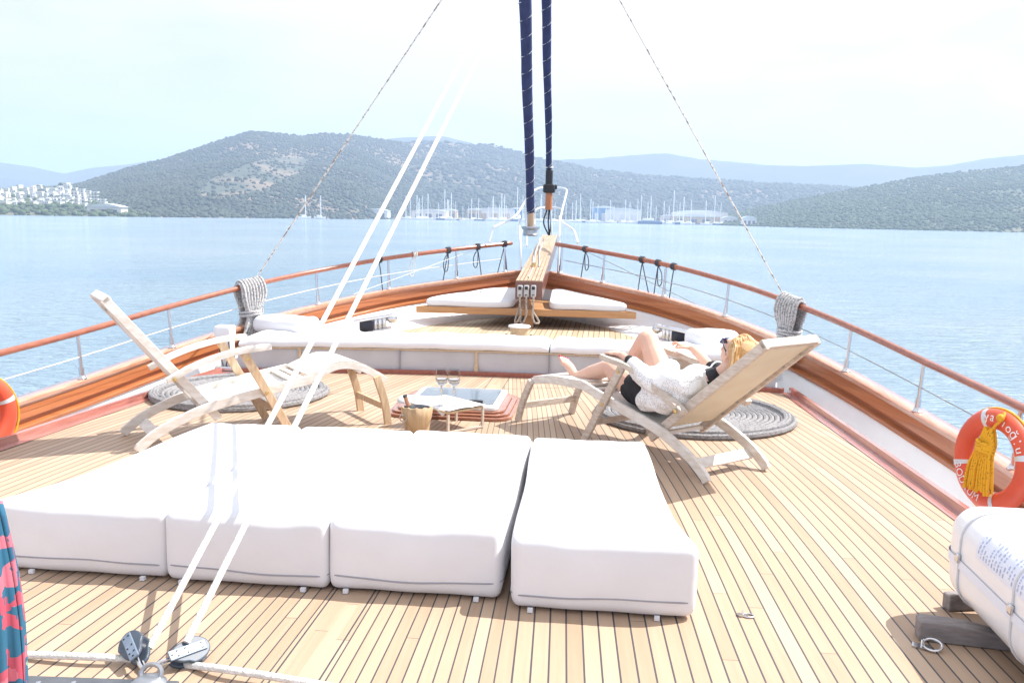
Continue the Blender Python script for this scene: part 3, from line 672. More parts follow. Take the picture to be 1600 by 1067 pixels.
# foredeck
fp = [(p[0]+0.04, p[1]) for p in FLO if p[1] >= 7.7]
poly = [(-2.35, 7.56)]+[(-2.3, 7.62)]+[(-a, b_) for a, b_ in fp]+[(a, b_) for a, b_ in fp[::-1]]+[(2.35, 7.56)]
mb = MB(); mb.prism([(x*1.0, y) for x, y in poly], -0.6, 0.19); struct(mb.build('foredeck_base', 'white paint', smooth=False))
mb = MB(); mb.add([(x*0.995, y, 0.196) for x, y in poly], [tuple(range(len(poly)))[::-1]]); o = mb.build('foredeck', 'teak foredeck', smooth=False); struct(o)
for q in o.data.polygons:
    if q.normal.z < 0: o.data.flip_normals(); break
for sg, nm in ((-1, 'orange lit port bulwark with varnished inner planking, left side of the boat'), (1, 'shaded brown starboard bulwark with varnished inner planking, right side of the boat')):
    t = thing('bulwark', nm, 'bulwark', (sg*3.0, 4, -0.5))
    mb = MB(); strip(mb, [(-0.085, -0.04), (-0.09, -0.01), (-0.08, 0.0), (0.026, 0.0), (0.036, -0.008), (0.034, -0.03), (0.018, -0.034), (0.016, -0.05)], sg); mb.build('cap_rail', 'varnished cap', t, angle=50)
    mb = MB(); strip(mb, [(0.016, -0.045), (0.02, -0.088), (0.017, -0.09), (0.021, -0.135), (0.008, -0.139), (-0.006, -0.143), (-0.006, -0.176)], sg); mb.build('inner_planking', 'mahogany', t, angle=30)
    mb = MB(); strip(mb, [(-0.006, -0.172), (0.046, -0.175), (0.054, -0.181), (0.052, -0.203), (0.02, -0.207)], sg); mb.build('ledge', 'mahogany', t, angle=50)
    mb = MB(); top = [side((max(CAPC[i][0]+NRM[i][0]*0.035, 0), CAPC[i][1]+NRM[i][1]*0.035, CAPC[i][2]-0.202), sg) for i in range(len(CAPC))]
    bot = [side((f[0], f[1], f[2]-0.015), sg) for f in FLO]; mid = [(0.5*(a[0]+b_[0])+sg*0.03, 0.5*(a[1]+b_[1]), 0.5*(a[2]+b_[2])) for a, b_ in zip(top, bot)]
    mb.grid([top, mid, bot], flip=(sg > 0)); mb.build('inner_white_panel', 'white paint', t, angle=60)
    mb = MB()
    rows = [[side((max(p[0]+o*-NRM[i][0]*0+dx, 0.0), p[1], z if z is not None else p[2]-0.04), sg) for i, p in enumerate(CAPC)] for o, dx, z in ((0, 0.08, None), (0, 0.0, -0.9), (0, -0.2, -2.2), (0, -0.5, SEA-0.5))]
    mb.grid(rows, flip=(sg < 0)); mb.build('hull_side', 'white paint', t, angle=60)

# handrails
RC = [(3.0, -4, 0.32), (3.12, -1.5, 0.28), (3.18, 1.5, 0.28), (3.17, 3.5, 0.33), (3.11, 5.0, 0.385), (2.98, 6.14, 0.45), (2.74, 7.05, 0.56), (2.40, 7.9, 0.68), (2.02, 8.68, 0.78), (1.47, 9.42, 0.89), (0.83, 9.98, 0.98), (0.27, 10.52, 1.045)]
RAIL = catmull(RC, 8)
def rail_at(y):
    i = int(np.argmin([abs(p[1]-y) for p in RAIL])); return RAIL[i]
def cap_at(y):
    i = int(np.argmin([abs(p[1]-y) for p in CAPC])); return CAPC[i]
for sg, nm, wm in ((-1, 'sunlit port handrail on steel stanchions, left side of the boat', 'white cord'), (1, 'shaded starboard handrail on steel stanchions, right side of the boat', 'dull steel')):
    t = thing('handrail', nm, 'handrail', (sg*3.0, 4, 0))
    mb = MB(); mb.tube([side(p, sg) for p in RAIL], (0.026 if sg > 0 else 0.024), 12, round_ends=True); mb.build('rail', 'rail wood', t)
    for y in (0.9, 2.3, 3.6, 4.95, 6.14, 7.05, 8.68, 9.42, 9.98, 10.44):
        c = cap_at(y); r = rail_at(y)
        mb = MB(); b0 = np.array(side((c[0], c[1], c[2]-0.001), sg)); t0 = np.array(side((r[0], r[1], r[2]-0.015), sg))
        mb.tube([b0, t0], 0.0125, 10); mb.tube([b0, b0+unit(t0-b0)*0.09], 0.019, 10)
        mb.lathe(b0, [(0.034, 0), (0.034, 0.006), (0.026, 0.012), (0.02, 0.03)], 12); mb.build('stanchion', 'steel', t)
    mid = []
    for y in list(np.linspace(-4, 10.4, 40)):
        c, r = cap_at(y), rail_at(y); mid.append(side((0.5*(c[0]+r[0]), 0.5*(c[1]+r[1]), c[2]*0.52+r[2]*0.48), sg))
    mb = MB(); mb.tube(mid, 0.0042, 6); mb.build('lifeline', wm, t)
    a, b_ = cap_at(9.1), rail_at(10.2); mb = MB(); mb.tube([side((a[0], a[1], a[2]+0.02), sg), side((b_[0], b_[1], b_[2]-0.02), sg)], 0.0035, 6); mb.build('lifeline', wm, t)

t = thing('stem_post', 'varnished stem post closing the bow between the two bulwarks', 'stem post', (0.0, 10.66, 0.2))
mb = MB(); mb.rbox((0.0, 10.68, 0.44), (0.10, 0.07, 0.31), 0.03, n=6); mb.build('post', 'mahogany', t)
mb = MB(); mb.rbox((0.0, 10.68, 0.765), (0.12, 0.09, 0.018), 0.012, n=5); mb.build('cap', 'varnished cap', t)

# cords tied on the rails
def cord(y, sg, kind, cm, label):
    r = rail_at(y); c = cap_at(y); P0 = np.array(side(r, sg)); mb = MB(); d = unit(np.array(side(rail_at(y+0.12), sg))-np.array(side(rail_at(y-0.12), sg)))
    n1 = unit(np.cross(d, (0, 0, 1)))
    for k in range(3):
        cc = P0+d*(k-1)*0.018; mb.tube([cc+n1*cos(a)*0.033+np.array([0, 0, 1])*sin(a)*0.033 for a in np.linspace(0, 2*pi, 14)[:-1]], 0.006, 6, closed=True)
    dn = np.array([0, 0, -1.0]); hgt = r[2]-c[2]
    if kind in ('loop', 'both'):
        lp = [P0+dn*0.03, P0+dn*0.10-d*0.05, P0+dn*0.20-d*0.055, P0+dn*0.235-d*0.02, P0+dn*0.19+d*0.0, P0+dn*0.1+d*0.005, P0+dn*0.03]
        mb.tube(catmull(lp, 5), 0.0055, 6)
    if kind in ('tail', 'both', 'two'):
        cp = np.array(side((c[0], c[1], c[2]), sg)); mb.tube(catmull([P0+dn*0.03, P0*0.6+cp*0.4+d*0.012, cp+d*0.03], 5), 0.0055, 6)
    if kind == 'two':
        cp = np.array(side((c[0], c[1], c[2]), sg)); mb.tube(catmull([P0+dn*0.03, P0*0.5+cp*0.5-d*0.05, cp-d*0.11], 5), 0.0055, 6)
    tag(mb.build('tied_cord', cm), label, 'cord', 'cords tied to the handrails')
cord(9.35, -1, 'tail', 'dark cord', 'dark cord with one long tail tied to the port rail beside the white ropes')
cord(9.62, -1, 'loop', 'white cord', 'pale cord with a short loop tied to the port rail')
cord(9.88, -1, 'both', 'dark cord', 'thick dark cord with long loops on the port rail, halfway to the bow')
cord(10.16, -1, 'both', 'dark cord', 'dark cord with a small loop on the port rail near the bow')
cord(10.43, -1, 'two', 'dark cord', 'dark cord with two tails at the bow end of the port rail')
cord(10.18, 1, 'both', 'dark cord', 'dark looped cord on the starboard rail nearest the bow')
cord(9.66, 1, 'two', 'dark cord', 'dark cord with two spread tails on the starboard rail')
cord(9.50, 1, 'both', 'dark cord', 'dark cord with a small loop beside a starboard stanchion')
cord(9.36, 1, 'tail', 'dark cord', 'dark single tail cord right behind the looped starboard cord')

# rope bundles on the rails
def bundle(y, sg, label, right):
    r = rail_at(y); P0 = np.array(side(r, sg)); d = unit(np.array(side(rail_at(y+0.15), sg))-np.array(side(rail_at(y-0.15), sg)))
    inn = unit(np.array([-sg*abs(d[1]), sg*d[0]*np.sign(d[1])*1.0, 0])); inn = unit(np.cross(d, (0, 0, 1)));
    if inn[0]*sg > 0: inn = -inn
    t = thing('rope_coil', label, 'rope', P0+np.array([0, 0, -0.47]), 'rope coils hung over the handrails')
    mb = MB(); rs = random.Random(5 if right else 6); nn = 8
    for k in range(nn):
        u = (k-(nn-1)/2)/((nn-1)/2)
        for lay in (0, 1):
            top = 0.036+0.022*lay; w0 = 0.122*u+0.01*lay; w1 = 0.066*u; w2 = (0.135 if not right else 0.165)*u+rs.uniform(-0.012, 0.012)
            if right and abs(u) < 0.25: w2 += 0.035*(1 if u >= 0 else -1)
            zb = 0.47+rs.uniform(-0.03, 0.03)-0.02*u*u
            pts = [P0+d*w2+inn*(0.05+0.02*lay)-np.array([0, 0, zb]), P0+d*(w1+w2)/2+inn*(0.06+0.02*lay)-np.array([0, 0, 0.36]), P0+d*w1+inn*(0.052+0.02*lay)-np.array([0, 0, 0.25]),
                   P0+d*w0+inn*(0.065+0.02*lay)-np.array([0, 0, 0.10]), P0+d*w0+inn*(0.045+0.02*lay)+np.array([0, 0, 0.012]), P0+d*w0+np.array([0, 0, top+rs.uniform(0, 0.01)]),
                   P0+d*w0-inn*0.05-np.array([0, 0, 0.03]), P0+d*w1-inn*0.03-np.array([0, 0, 0.25]), P0+d*w2*0.9-inn*0.035-np.array([0, 0, zb-0.02])]
            mb.tube(catmull(pts, 5), 0.0125, 7)
    mb.build('strands', 'grey rope', t)
    mb = MB()
    for k in range(3 if right else 2):
        mb.tube([P0+d*cos(a)*0.092+inn*(0.02+sin(a)*0.098)-np.array([0, 0, 0.225+0.026*k+0.006*sin(2*a+k)]) for a in np.linspace(0, 2*pi, 26)[:-1]], 0.0125, 7, closed=True)
    if not right:
        mb.tube([P0+d*(0.105+0.022*cos(a))+inn*0.05-np.array([0, 0, 0.25+0.032*sin(a)]) for a in np.linspace(0, 2*pi, 16)[:-1]], 0.009, 6, closed=True)
    mb.build('binding', 'grey rope', t)
    return P0
PL = bundle(7.93, -1, 'grey flecked rope coil hung over the sunlit port handrail', False)
PR = bundle(7.76, 1, 'grey flecked rope coil hung over the starboard handrail behind the head of the lounger', True)
for P0, px, lab, nm in ((PL, 690, 'thin flecked rope rising from the port rope coil', 'l'), (PR, 968, 'thin flecked rope rising from the starboard rope coil', 'r')):
    T = PY(px, 0, 7.3); Dv = T-P0; mb = MB(); a = P0+np.array([0, 0, 0.02])
    if nm == 'l': a = PY(403, 430, 7.74)
    else: a = PY(1222, 457, 7.76)
    Dv = T-a; mb.tube([a, a+Dv*0.5, a+Dv*1.6], 0.0068, 8)
    tag(mb.build('stay_rope', 'stay rope'), lab, 'rope')

# ------------------------------------------------------------------ bow: bench, cushions, bowsprit, pulpit, furled sails
yb, zb = 9.3, 0.40
hw = [(p[0]-0.19, p[1]-0.03) for p in CAPC if p[1] > 9.3 and p[0] > 0.25]
def inner_w(y): return float(np.interp(y, [9.2, 9.3, 9.6, 9.9, 10.2, 10.45], [1.16, 1.10, 0.88, 0.62, 0.34, 0.1]))
ysb = [9.3, 9.45, 9.6, 9.75, 9.9, 10.05, 10.2, 10.4]
t = thing('bow_bench', 'oak faced triangular bench built across the bow', 'bench', (0.03, 9.6, 0.2))
mb = MB(); mb.prism([(-inner_w(y)-0.04, y) for y in ysb]+[(inner_w(y)+0.08, y) for y in ysb[::-1]], zb-0.072, zb); mb.build('seat', 'bench oak', t, bevel=0.006)
mb = MB(); mb.box((0.06, 9.42, 0.26), (0.09, 0.06, 0.13)); mb.build('support', 'bench oak', t, smooth=False)
def flat_cushion(name, poly, z0, z1, label, group, r=0.026, tilt=0.10):
    c = np.mean(np.array(poly), 0); rows = []
    P = np.array(poly)
    # resample the outline
    seg = []
    for i in range(len(P)):
        a, b_ = P[i], P[(i+1) % len(P)]; k = max(2, int(np.linalg.norm(b_-a)/0.06))
        for j in range(k): seg.append(a+(b_-a)*j/k)
    seg = np.array(seg)
    for _ in range(3): seg = (np.roll(seg, 1, 0)+seg*2+np.roll(seg, -1, 0))/4
    def ring(k, z): return [(c[0]+(p[0]-c[0])*k, c[1]+(p[1]-c[1])*k, z+0.004*sin(p[0]*9+p[1]*5)+tilt*max(0, c[1]+(p[1]-c[1])*k-9.33)) for p in seg]
    e = r/0.9
    R = [ring(0.97, z0), ring(1.0, z0+r*0.6), ring(1.0, z1-r*0.8), ring(0.985, z1-r*0.25), ring(0.95, z1), ring(0.6, z1+0.012), ring(0.05, z1+0.012)]
    R = [x+[x[0]] for x in R]
    mb = MB(); mb.grid(R, flip=False); return tag(mb.build(name, 'white fabric', angle=70), label, 'cushion', group)
flat_cushion('bench_cushion', [(-1.08, 9.31), (-0.10, 9.31), (-0.08, 10.15), (-0.32, 10.15), (-0.62, 9.85), (-0.88, 9.58)], zb+0.002, zb+0.078, 'white bow bench cushion on the port side of the bowsprit', 'bow bench cushions')
flat_cushion('bench_cushion', [(1.13, 9.31), (0.27, 9.31), (0.25, 10.15), (0.34, 10.15), (0.64, 9.85), (0.90, 9.58)], zb+0.002, zb+0.078, 'white bow bench cushion on the starboard side of the bowsprit', 'bow bench cushions')
# bowsprit
t = thing('bowsprit', 'heavy timber bowsprit with red sides rising from the bow bench', 'bowsprit', (0.07, 9.2, 0.41))
A, B = np.array([0.068, 9.2, 0.60]), np.array([0.11, 11.7, 1.04])
top = []; bot = []
def sp(u): return A+(B-A)*u
secs = []
for u in np.linspace(0, 1, 8):
    c = sp(u); w = 0.140-0.044*u; h = 0.092-0.012*u
    secs.append([(c[0]-w, c[1], c[2]-h), (c[0]+w, c[1], c[2]-h), (c[0]+w, c[1], c[2]+h), (c[0]-w, c[1], c[2]+h), (c[0]-w, c[1], c[2]-h)])
mb = MB(); mb.grid(secs); mb.add([secs[0][i] for i in range(4)], [(0, 1, 2, 3)]); mb.add([secs[-1][i] for i in range(4)], [(3, 2, 1, 0)]); mb.build('beam', 'sprit side', t, smooth=False, bevel=0.008)
mb = MB()
for k in range(7):
    a = []
    for u in np.linspace(0.004, 1, 8):
        c = sp(u); w = 0.140-0.044*u; h = 0.092-0.012*u; a.append((c[0]-w+w*2*(k+0.5)/7, c[1], c[2]+h+0.006))
    mb.board(a, 2*0.132/7-0.006, 0.01, (1, 0, 0), taper=None)
mb.build('deck_planking', 'sprit wood', t, smooth=False)
for px in (812.5, 822.5, 833.5):
    c = PY(px, 455, 9.17); mb = MB(); mb.rbox(c, (0.028, 0.022, 0.062), 0.012, n=5); o = mb.build('rope_clutch', 'clutch grey', t)
    mb = MB(); mb.rbox(c+np.array([0, -0.02, 0.032]), (0.017, 0.006, 0.018), 0.006, n=4); mb.rbox(c+np.array([0, -0.02, -0.04]), (0.012, 0.004, 0.008), 0.004, n=3); mb.build('lever', 'black rubber', o)
for i, px in enumerate((812.5, 822.5, 833.5)):
    a = PY(px, 462, 9.15); k = (-1, -0.3, 0.6)[i]
    pts = [a, a+np.array([0.002, -0.02, -0.1]), a+np.array([-0.01*k, -0.02, -0.2]), a+np.array([-0.03+0.05*(i == 2), 0.0, -0.28]), a+np.array([(-0.05, -0.06, 0.06)[i], 0.03, -0.27]), a+np.array([(-0.02, -0.05, -0.02)[i], 0.05, -0.15])]
    mb = MB(); mb.tube(catmull([(p[0], p[1], max(p[2], 0.212)) for p in pts], 7), 0.011, 7)
    tag(mb.build('control_line', 'shaded rope'), ('leftmost grey line hanging from the bowsprit rope clutches', 'middle grey line hanging from the bowsprit rope clutches', 'rightmost grey line hanging from the bowsprit rope clutches')[i], 'rope', 'lines hanging from the rope clutches')
# lines running along the top of the sprit
for k, (u0, u1, dx0, dx1) in enumerate(((0.05, 0.75, -0.02, -0.06), (0.25, 0.72, 0.03, -0.03), (0.3, 0.74, -0.05, -0.08))):
    pts = []
    for q in np.linspace(0, 1, 9):
        u = u0+(u1-u0)*q; c = sp(u); pts.append((c[0]+dx0+(dx1-dx0)*q+0.012*sin(q*7+k), c[1], c[2]+0.092-0.012*u+0.02+(0.25*q*q if q > 0.6 else 0)*0.3))
    mb = MB(); mb.tube(catmull(pts, 3), 0.007, 6)
    tag(mb.build('furling_line', 'grey rope'), ('long furling line lying along the middle of the bowsprit', 'short furling line on the starboard half of the bowsprit top', 'short furling line on the port edge of the bowsprit top')[k], 'rope', 'furling lines on the bowsprit')
mb = MB(); c = sp(0.27)+np.array([-0.02, 0, 0.106]); mb.rbox(c, (0.02, 0.045, 0.018), 0.008, n=4); mb.tube([c+np.array([0, -0.04, 0]), c+np.array([0.0, -0.12, -0.01])], 0.008, 6); mb.lathe(c+np.array([0, 0.02, 0.015]), [(0.022, 0), (0.022, 0.012), (0.012, 0.016)], 10)
tag(mb.build('brass_snap_hook', 'brass'), 'small brass snap hook lying on top of the bowsprit', 'hook')
# pulpit
t = thing('pulpit', 'white tubular pulpit rails round the bowsprit end', 'pulpit', (0.1, 10.9, 0.72))
def pyl(L_): return [PY(*p) for p in L_]
paths = [[(764, 378, 10.25), (770, 358, 10.3), (776, 353, 10.35), (806, 337, 10.9), (824, 309, 11.3), (838, 296, 11.6), (850, 293, 11.8)],
         [(850, 293, 11.8), (876, 294, 11.75), (885, 297, 11.6), (884, 306, 11.5), (876, 340, 11.0), (880, 348, 10.9), (894, 358, 10.5), (898, 364, 10.4), (903, 380, 10.2)],
         [(835, 352, 11.2), (836, 332, 11.3), (841, 326, 11.5), (858, 324, 11.7), (876, 326, 11.4)],
         [(811, 338, 10.9), (813, 378, 10.6), (814, 420, 10.5)], [(820, 316, 11.2), (822, 350, 11.2), (823, 385, 11.0)], [(875, 338, 11.0), (874, 378, 10.6), (872, 425, 10.5)]]
for pth in paths:
    mb = MB(); mb.tube(catmull(pyl(pth), 5), 0.0135, 8); mb.build('tube', 'pulpit white steel', t)
# furled sails
def furled(pts_px, y0, dirv, rad0, rad1, zmax, label, seed, drum):
    t = thing('furled_sail', label, 'sail', pts_px)
    a = v3(pts_px); d = unit(dirv); Ln = (zmax-a[2])/d[2]; rs = random.Random(seed)
    pts = []; rr = []; n = 60
    sd = unit(np.cross(d, (0, 1, 0)))
    for i in range(n+1):
        u = i/n; pts.append(a+d*Ln*u+sd*0.003*sin(u*31+seed)+np.array([0, 0.004*sin(u*23), 0]))
        r = rad0+(rad1-rad0)*min(1, u*2.2); r *= 1+0.03*sin(u*57+seed)+rs.uniform(-0.02, 0.02); rr.append((r, r*0.9))
    mb = MB(); mb.tube(pts, rr, 14); mb.build('cover', 'navy cover', t, angle=180)
    mb = MB(); turns = int(Ln/0.19); hp = []
    for i in range(turns*14+1):
        q = i/14; u = q/turns; j = min(int(u*n), n-1); f = u*n-j; c = pts[j]*(1-f)+pts[j+1]*f; r = rr[j][0]*(1-f)+rr[j+1][0]*f+0.001
        an = 2*pi*q; up = np.cross(d, sd); hp.append(c+(sd*cos(an)+up*sin(an)*0.92)*r)
    mb.tube(hp, 0.0034, 4); mb.build('lashing', 'white cord', t)
    return t, a, d
a1 = PY(829.5, 333, 10.9)
t1, a, d = furled(a1, 10.9, np.array([0.02, -8.2, 14.0]), 0.052, 0.078, 7.5, 'thicker navy furled sail with a steel furling drum, left of the pair', 1, True)
q = PY(829, 352, 10.9)
mb = MB(); mb.tube([q+np.array([0, 0.02, -0.03]), a1+d*0.05], 0.042, 12); mb.build('luff_tube', 'sprit wood', t1)
mb = MB(); mb.lathe(q+np.array([0, 0.0, -0.13]), [(0.08, 0), (0.095, 0.02), (0.088, 0.03), (0.085, 0.075), (0.105, 0.085), (0.112, 0.1), (0.108, 0.115), (0.09, 0.112), (0.05, 0.1)], 24); mb.build('furling_drum', 'dull steel', t1)
a2 = PY(858, 264, 11.35)
t2, a, d = furled(a2, 11.35, np.array([-0.05, -8.2, 14.0]), 0.04, 0.072, 7.8, 'thinner navy furled sail with an orange collar, right of the pair', 2, False)
q = PY(858, 300, 11.35); q2 = PY(857, 328, 11.35)
mb = MB(); mb.rbox((q+a2)/2+np.array([0, 0, 0.02]), (0.045, 0.045, 0.12), 0.03, n=6); mb.rbox(q+np.array([0, 0, 0.04]), (0.075, 0.075, 0.055), 0.025, n=6); mb.rbox(q+np.array([0.07, 0, 0.06]), (0.03, 0.03, 0.03), 0.015, n=4); mb.build('swivel_cup', 'black rubber', t2)
mb = MB(); mb.tube([q, q2], 0.045, 12); mb.build('collar', 'orange leather', t2)
mb = MB()
e0 = PY(858, 368, 11.35)
for k in (-1, 0.3, 1): mb.tube(catmull([q2+np.array([0.02*k, 0, 0]), (q2+e0)/2+np.array([0.045*k-0.02, 0, 0]), e0+np.array([0.005*k, 0, 0])], 5), 0.009, 6)
mb.build('cables', 'black rubber', t2)
mb = MB(); mb.tube([q2+np.array([0.03, 0, 0]), e0+np.array([0.035, 0, 0])], 0.012, 8); mb.build('rod', 'pulpit white steel', t2)
mb = MB(); mb.tube([a2+np.array([0, 0, 0.02])+0.045*np.array([cos(x), sin(x), 0.1*sin(x)]) for x in np.linspace(0, 2*pi, 14)[:-1]], 0.01, 6, closed=True); mb.build('tie', 'white cord', t2)

# foredeck bollard
t = thing('bollard', 'short round wooden bollard with a white top on the foredeck', 'bollard', (0.034, 8.62, 0.196))
mb = MB(); mb.lathe((0.034, 8.62, 0.196), [(0.088, 0), (0.088, 0.09)], 20); mb.build('post', 'pale wood', t)
mb = MB(); mb.lathe((0.034, 8.62, 0.287), [(0.1, 0), (0.112, 0.008), (0.105, 0.022), (0.05, 0.03)], 24); mb.build('top', 'white paint', t)
mb = MB()
for sx in (-1, 1): mb.tube([(0.034+sx*0.09, 8.56, 0.20), (0.034+sx*0.12, 8.55, 0.225), (0.034+sx*0.16, 8.53, 0.2)], 0.008, 6)
mb.build('deck_eye', 'black rubber', t)

# ------------------------------------------------------------------ the seat back (coaming) at the front of the deck
t = thing('panelled_coaming', 'low white panelled coaming closing the front of the deck', 'coaming', (0, 7.5, 0))
def cx(x, off=0.0, z=0.0): return (x, yfront(x)+off, z)
xs = np.linspace(-2.24, 2.24, 50)
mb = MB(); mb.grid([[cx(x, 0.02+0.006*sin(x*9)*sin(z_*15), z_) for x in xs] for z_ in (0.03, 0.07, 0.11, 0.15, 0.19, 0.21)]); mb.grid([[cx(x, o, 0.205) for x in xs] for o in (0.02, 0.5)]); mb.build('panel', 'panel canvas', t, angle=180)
mb = MB(); mb.board([cx(x, -0.004, 0.018) for x in np.linspace(-2.3, 2.3, 40)], 0.05, 0.036, (0, 1, 0)); mb.build('base_trim', 'mahogany red', t, smooth=False)
mb = MB(); mb.tube([cx(x, 0.008, 0.208) for x in xs], 0.0085, 8); mb.build('top_bar', 'pale wood', t)
for x, big in ((-1.726, 1), (-0.882, 0), (-0.222, 1), (0.40, 0), (1.16, 1), (1.634, 0)):
    mb = MB(); mb.box(cx(x, 0.006, 0.118), (0.022 if big else 0.008, 0.02, 0.18))
    if big: mb.box(cx(x, 0.002, 0.06), (0.034, 0.024, 0.055))
    mb.build('post', 'pale wood' if big else 'grey seam', t, smooth=False)
def seat_cushion(x0, x1, label):
    n = 30; rows = []
    prof = [(0.00, 0.218), (-0.015, 0.235), (-0.012, 0.275), (0.02, 0.298), (0.08, 0.308), (0.25, 0.312), (0.40, 0.306), (0.455, 0.285), (0.46, 0.22)]
    for o, z in prof:
        rows.append([cx(x0+(x1-x0)*i/n, o, z+(0.006*sin(i*1.1)+0.004*sin(i*2.7))*(1 if z > 0.29 else 0.3)-(0.03 if i in (0, n) and z > 0.25 else 0)) for i in range(n+1)])
    mb = MB(); mb.grid(rows, flip=True); e0 = [r[0] for r in rows]; e1 = [r[-1] for r in rows]; mb.add(e0, [tuple(range(len(e0)))]); mb.add(e1, [tuple(range(len(e1)))[::-1]])
    tag(mb.build('seat_cushion', 'white vinyl', angle=60), label, 'cushion', 'long cushions on the seat back')
seat_cushion(-2.22, 0.395, 'long white cushion along the port part of the seat back')
seat_cushion(0.41, 2.22, 'white cushion along the starboard part of the seat back, behind the woman')
def bolster(c, half, label, R=None):
    mb = MB(); mb.rbox(c, half, 0.07, n=12, R=R, fn=lambda p: p+np.array([0, 0, 0.008*wob(p, 4)])); tag(mb.build('bolster', 'white fabric'), label, 'cushion', 'bolsters at the seat ends')
bolster((-2.03, 7.86, 0.345), (0.28, 0.17, 0.075), 'chunky white bolster at the port end of the seat, below the rope coil', R=((0.95, 0.31, 0), (-0.31, 0.95, 0), (0, 0, 1)))
bolster((1.79, 7.86, 0.33), (0.21, 0.16, 0.085), 'chunky white bolster at the starboard end of the seat, left of the woman\'s head', R=((0.95, -0.31, 0), (0.31, 0.95, 0), (0, 0, 1)))
# mooring fairleads
def fairlead(A, B, label, sg):
    A, B = v3(A), v3(B); d = unit(B-A); Ln = np.linalg.norm(B-A); inn = unit(np.cross(d, (0, 0, 1)));
    if inn[0]*sg > 0: inn = -inn
    t = thing('fairlead', label, 'fairlead', (A+B)/2-np.array([0, 0, 0.06]), 'mooring fairleads in the bow bulwarks')
    mb = MB(); mb.beam(A+np.array([0, 0, 0.06]), B+np.array([0, 0, 0.06]), 0.09, 0.02, inn); mb.beam(A-np.array([0, 0, 0.06]), B-np.array([0, 0, 0.06]), 0.09, 0.016, inn)
    mb.ell(B+np.array([0, 0, 0.03]), (0.055, 0.055, 0.05), 12); mb.build('frame', 'steel', t, bevel=0.004)
    mb = MB(); c = A+d*Ln*0.36; mb.rbox(c-inn*0.015, (0.07, 0.05, 0.055), 0.02, n=5); mb.build('opening', 'black plastic', t)
    for u in (0.56, 0.68, 0.80):
        mb = MB(); c = A+d*Ln*u; mb.lathe(c-np.array([0, 0, 0.055]), [(0.02, 0), (0.026, 0.02), (0.02, 0.055), (0.026, 0.09), (0.02, 0.11)], 12); mb.build('roller', 'steel', t)
fairlead(PY(553, 512, 8.2), PY(612, 502, 8.35), 'chrome roller fairlead on the white port bulwark behind the ropes', -1)
fairlead(PY(1078, 530, 8.05), PY(1028, 519, 8.3), 'chrome roller fairlead on the white starboard bulwark by the raised knee', 1)
# pedestal left of the seat back
c = PZ(358, 581, 0.0); t = thing('deck_pedestal', 'white boxy pedestal with dark cables at the port end of the seat back', 'pedestal', c)
mb = MB(); mb.rbox(c+np.array([-0.03, 0.05, 0.17]), (0.05, 0.05, 0.17), 0.02, n=5); mb.build('post', 'white paint', t)
mb = MB(); mb.rbox(c+np.array([-0.045, 0.04, 0.335]), (0.075, 0.065, 0.06), 0.022, n=6); mb.build('head', 'white plastic', t)
mb = MB()
for k in (-1, 1): mb.tube(catmull([c+np.array([-0.03+0.03*k, -0.012, 0.29]), c+np.array([-0.03+0.042*k, -0.016, 0.2]), c+np.array([-0.025+0.008*k, -0.03, 0.03])], 5), 0.005, 6)
mb.build('cable', 'black rubber', t)
mb = MB(); mb.tube([c+np.array([-0.1, -0.04, 0.035]), c+np.array([0.06, -0.04, 0.035])], 0.022, 10); mb.box(c+np.array([-0.02, -0.03, 0.01]), (0.2, 0.07, 0.012)); mb.build('roller', 'steel', t)

# ------------------------------------------------------------------ coiled rope mats
def rope_mat_obj(c, R, label, seed):
    mb = MB(); rs = random.Random(seed); sp_ = 0.037; turns = int(R/sp_); pts = []
    for i in range(int(turns*30)):
        a = 2*pi*i/30; r = 0.02+sp_*i/30; pts.append((c[0]+r*cos(a+seed), c[1]+r*sin(a+seed)*(1.0), 0.020+0.003*sin(a*3+seed)))
    mb.tube(pts, 0.0195, 7)
    pts = []
    for i in range(70):
        a = 2*pi*i/30; r = R-0.03-0.02*i/30; pts.append((c[0]+r*cos(a+seed), c[1]+r*sin(a+seed), 0.040))
    mb.tube(pts, 0.0175, 7)
    return tag(mb.build('rope_mat', 'mat rope'), label, 'rope mat', 'coiled rope mats under the loungers')
rope_mat_obj((1.49, 6.2), 0.69, 'flat spiral of grey rope on the deck under the occupied lounger', 1)
rope_mat_obj((-1.83, 6.33), 0.66, 'flat spiral of grey rope on the deck under the empty lounger', 2)

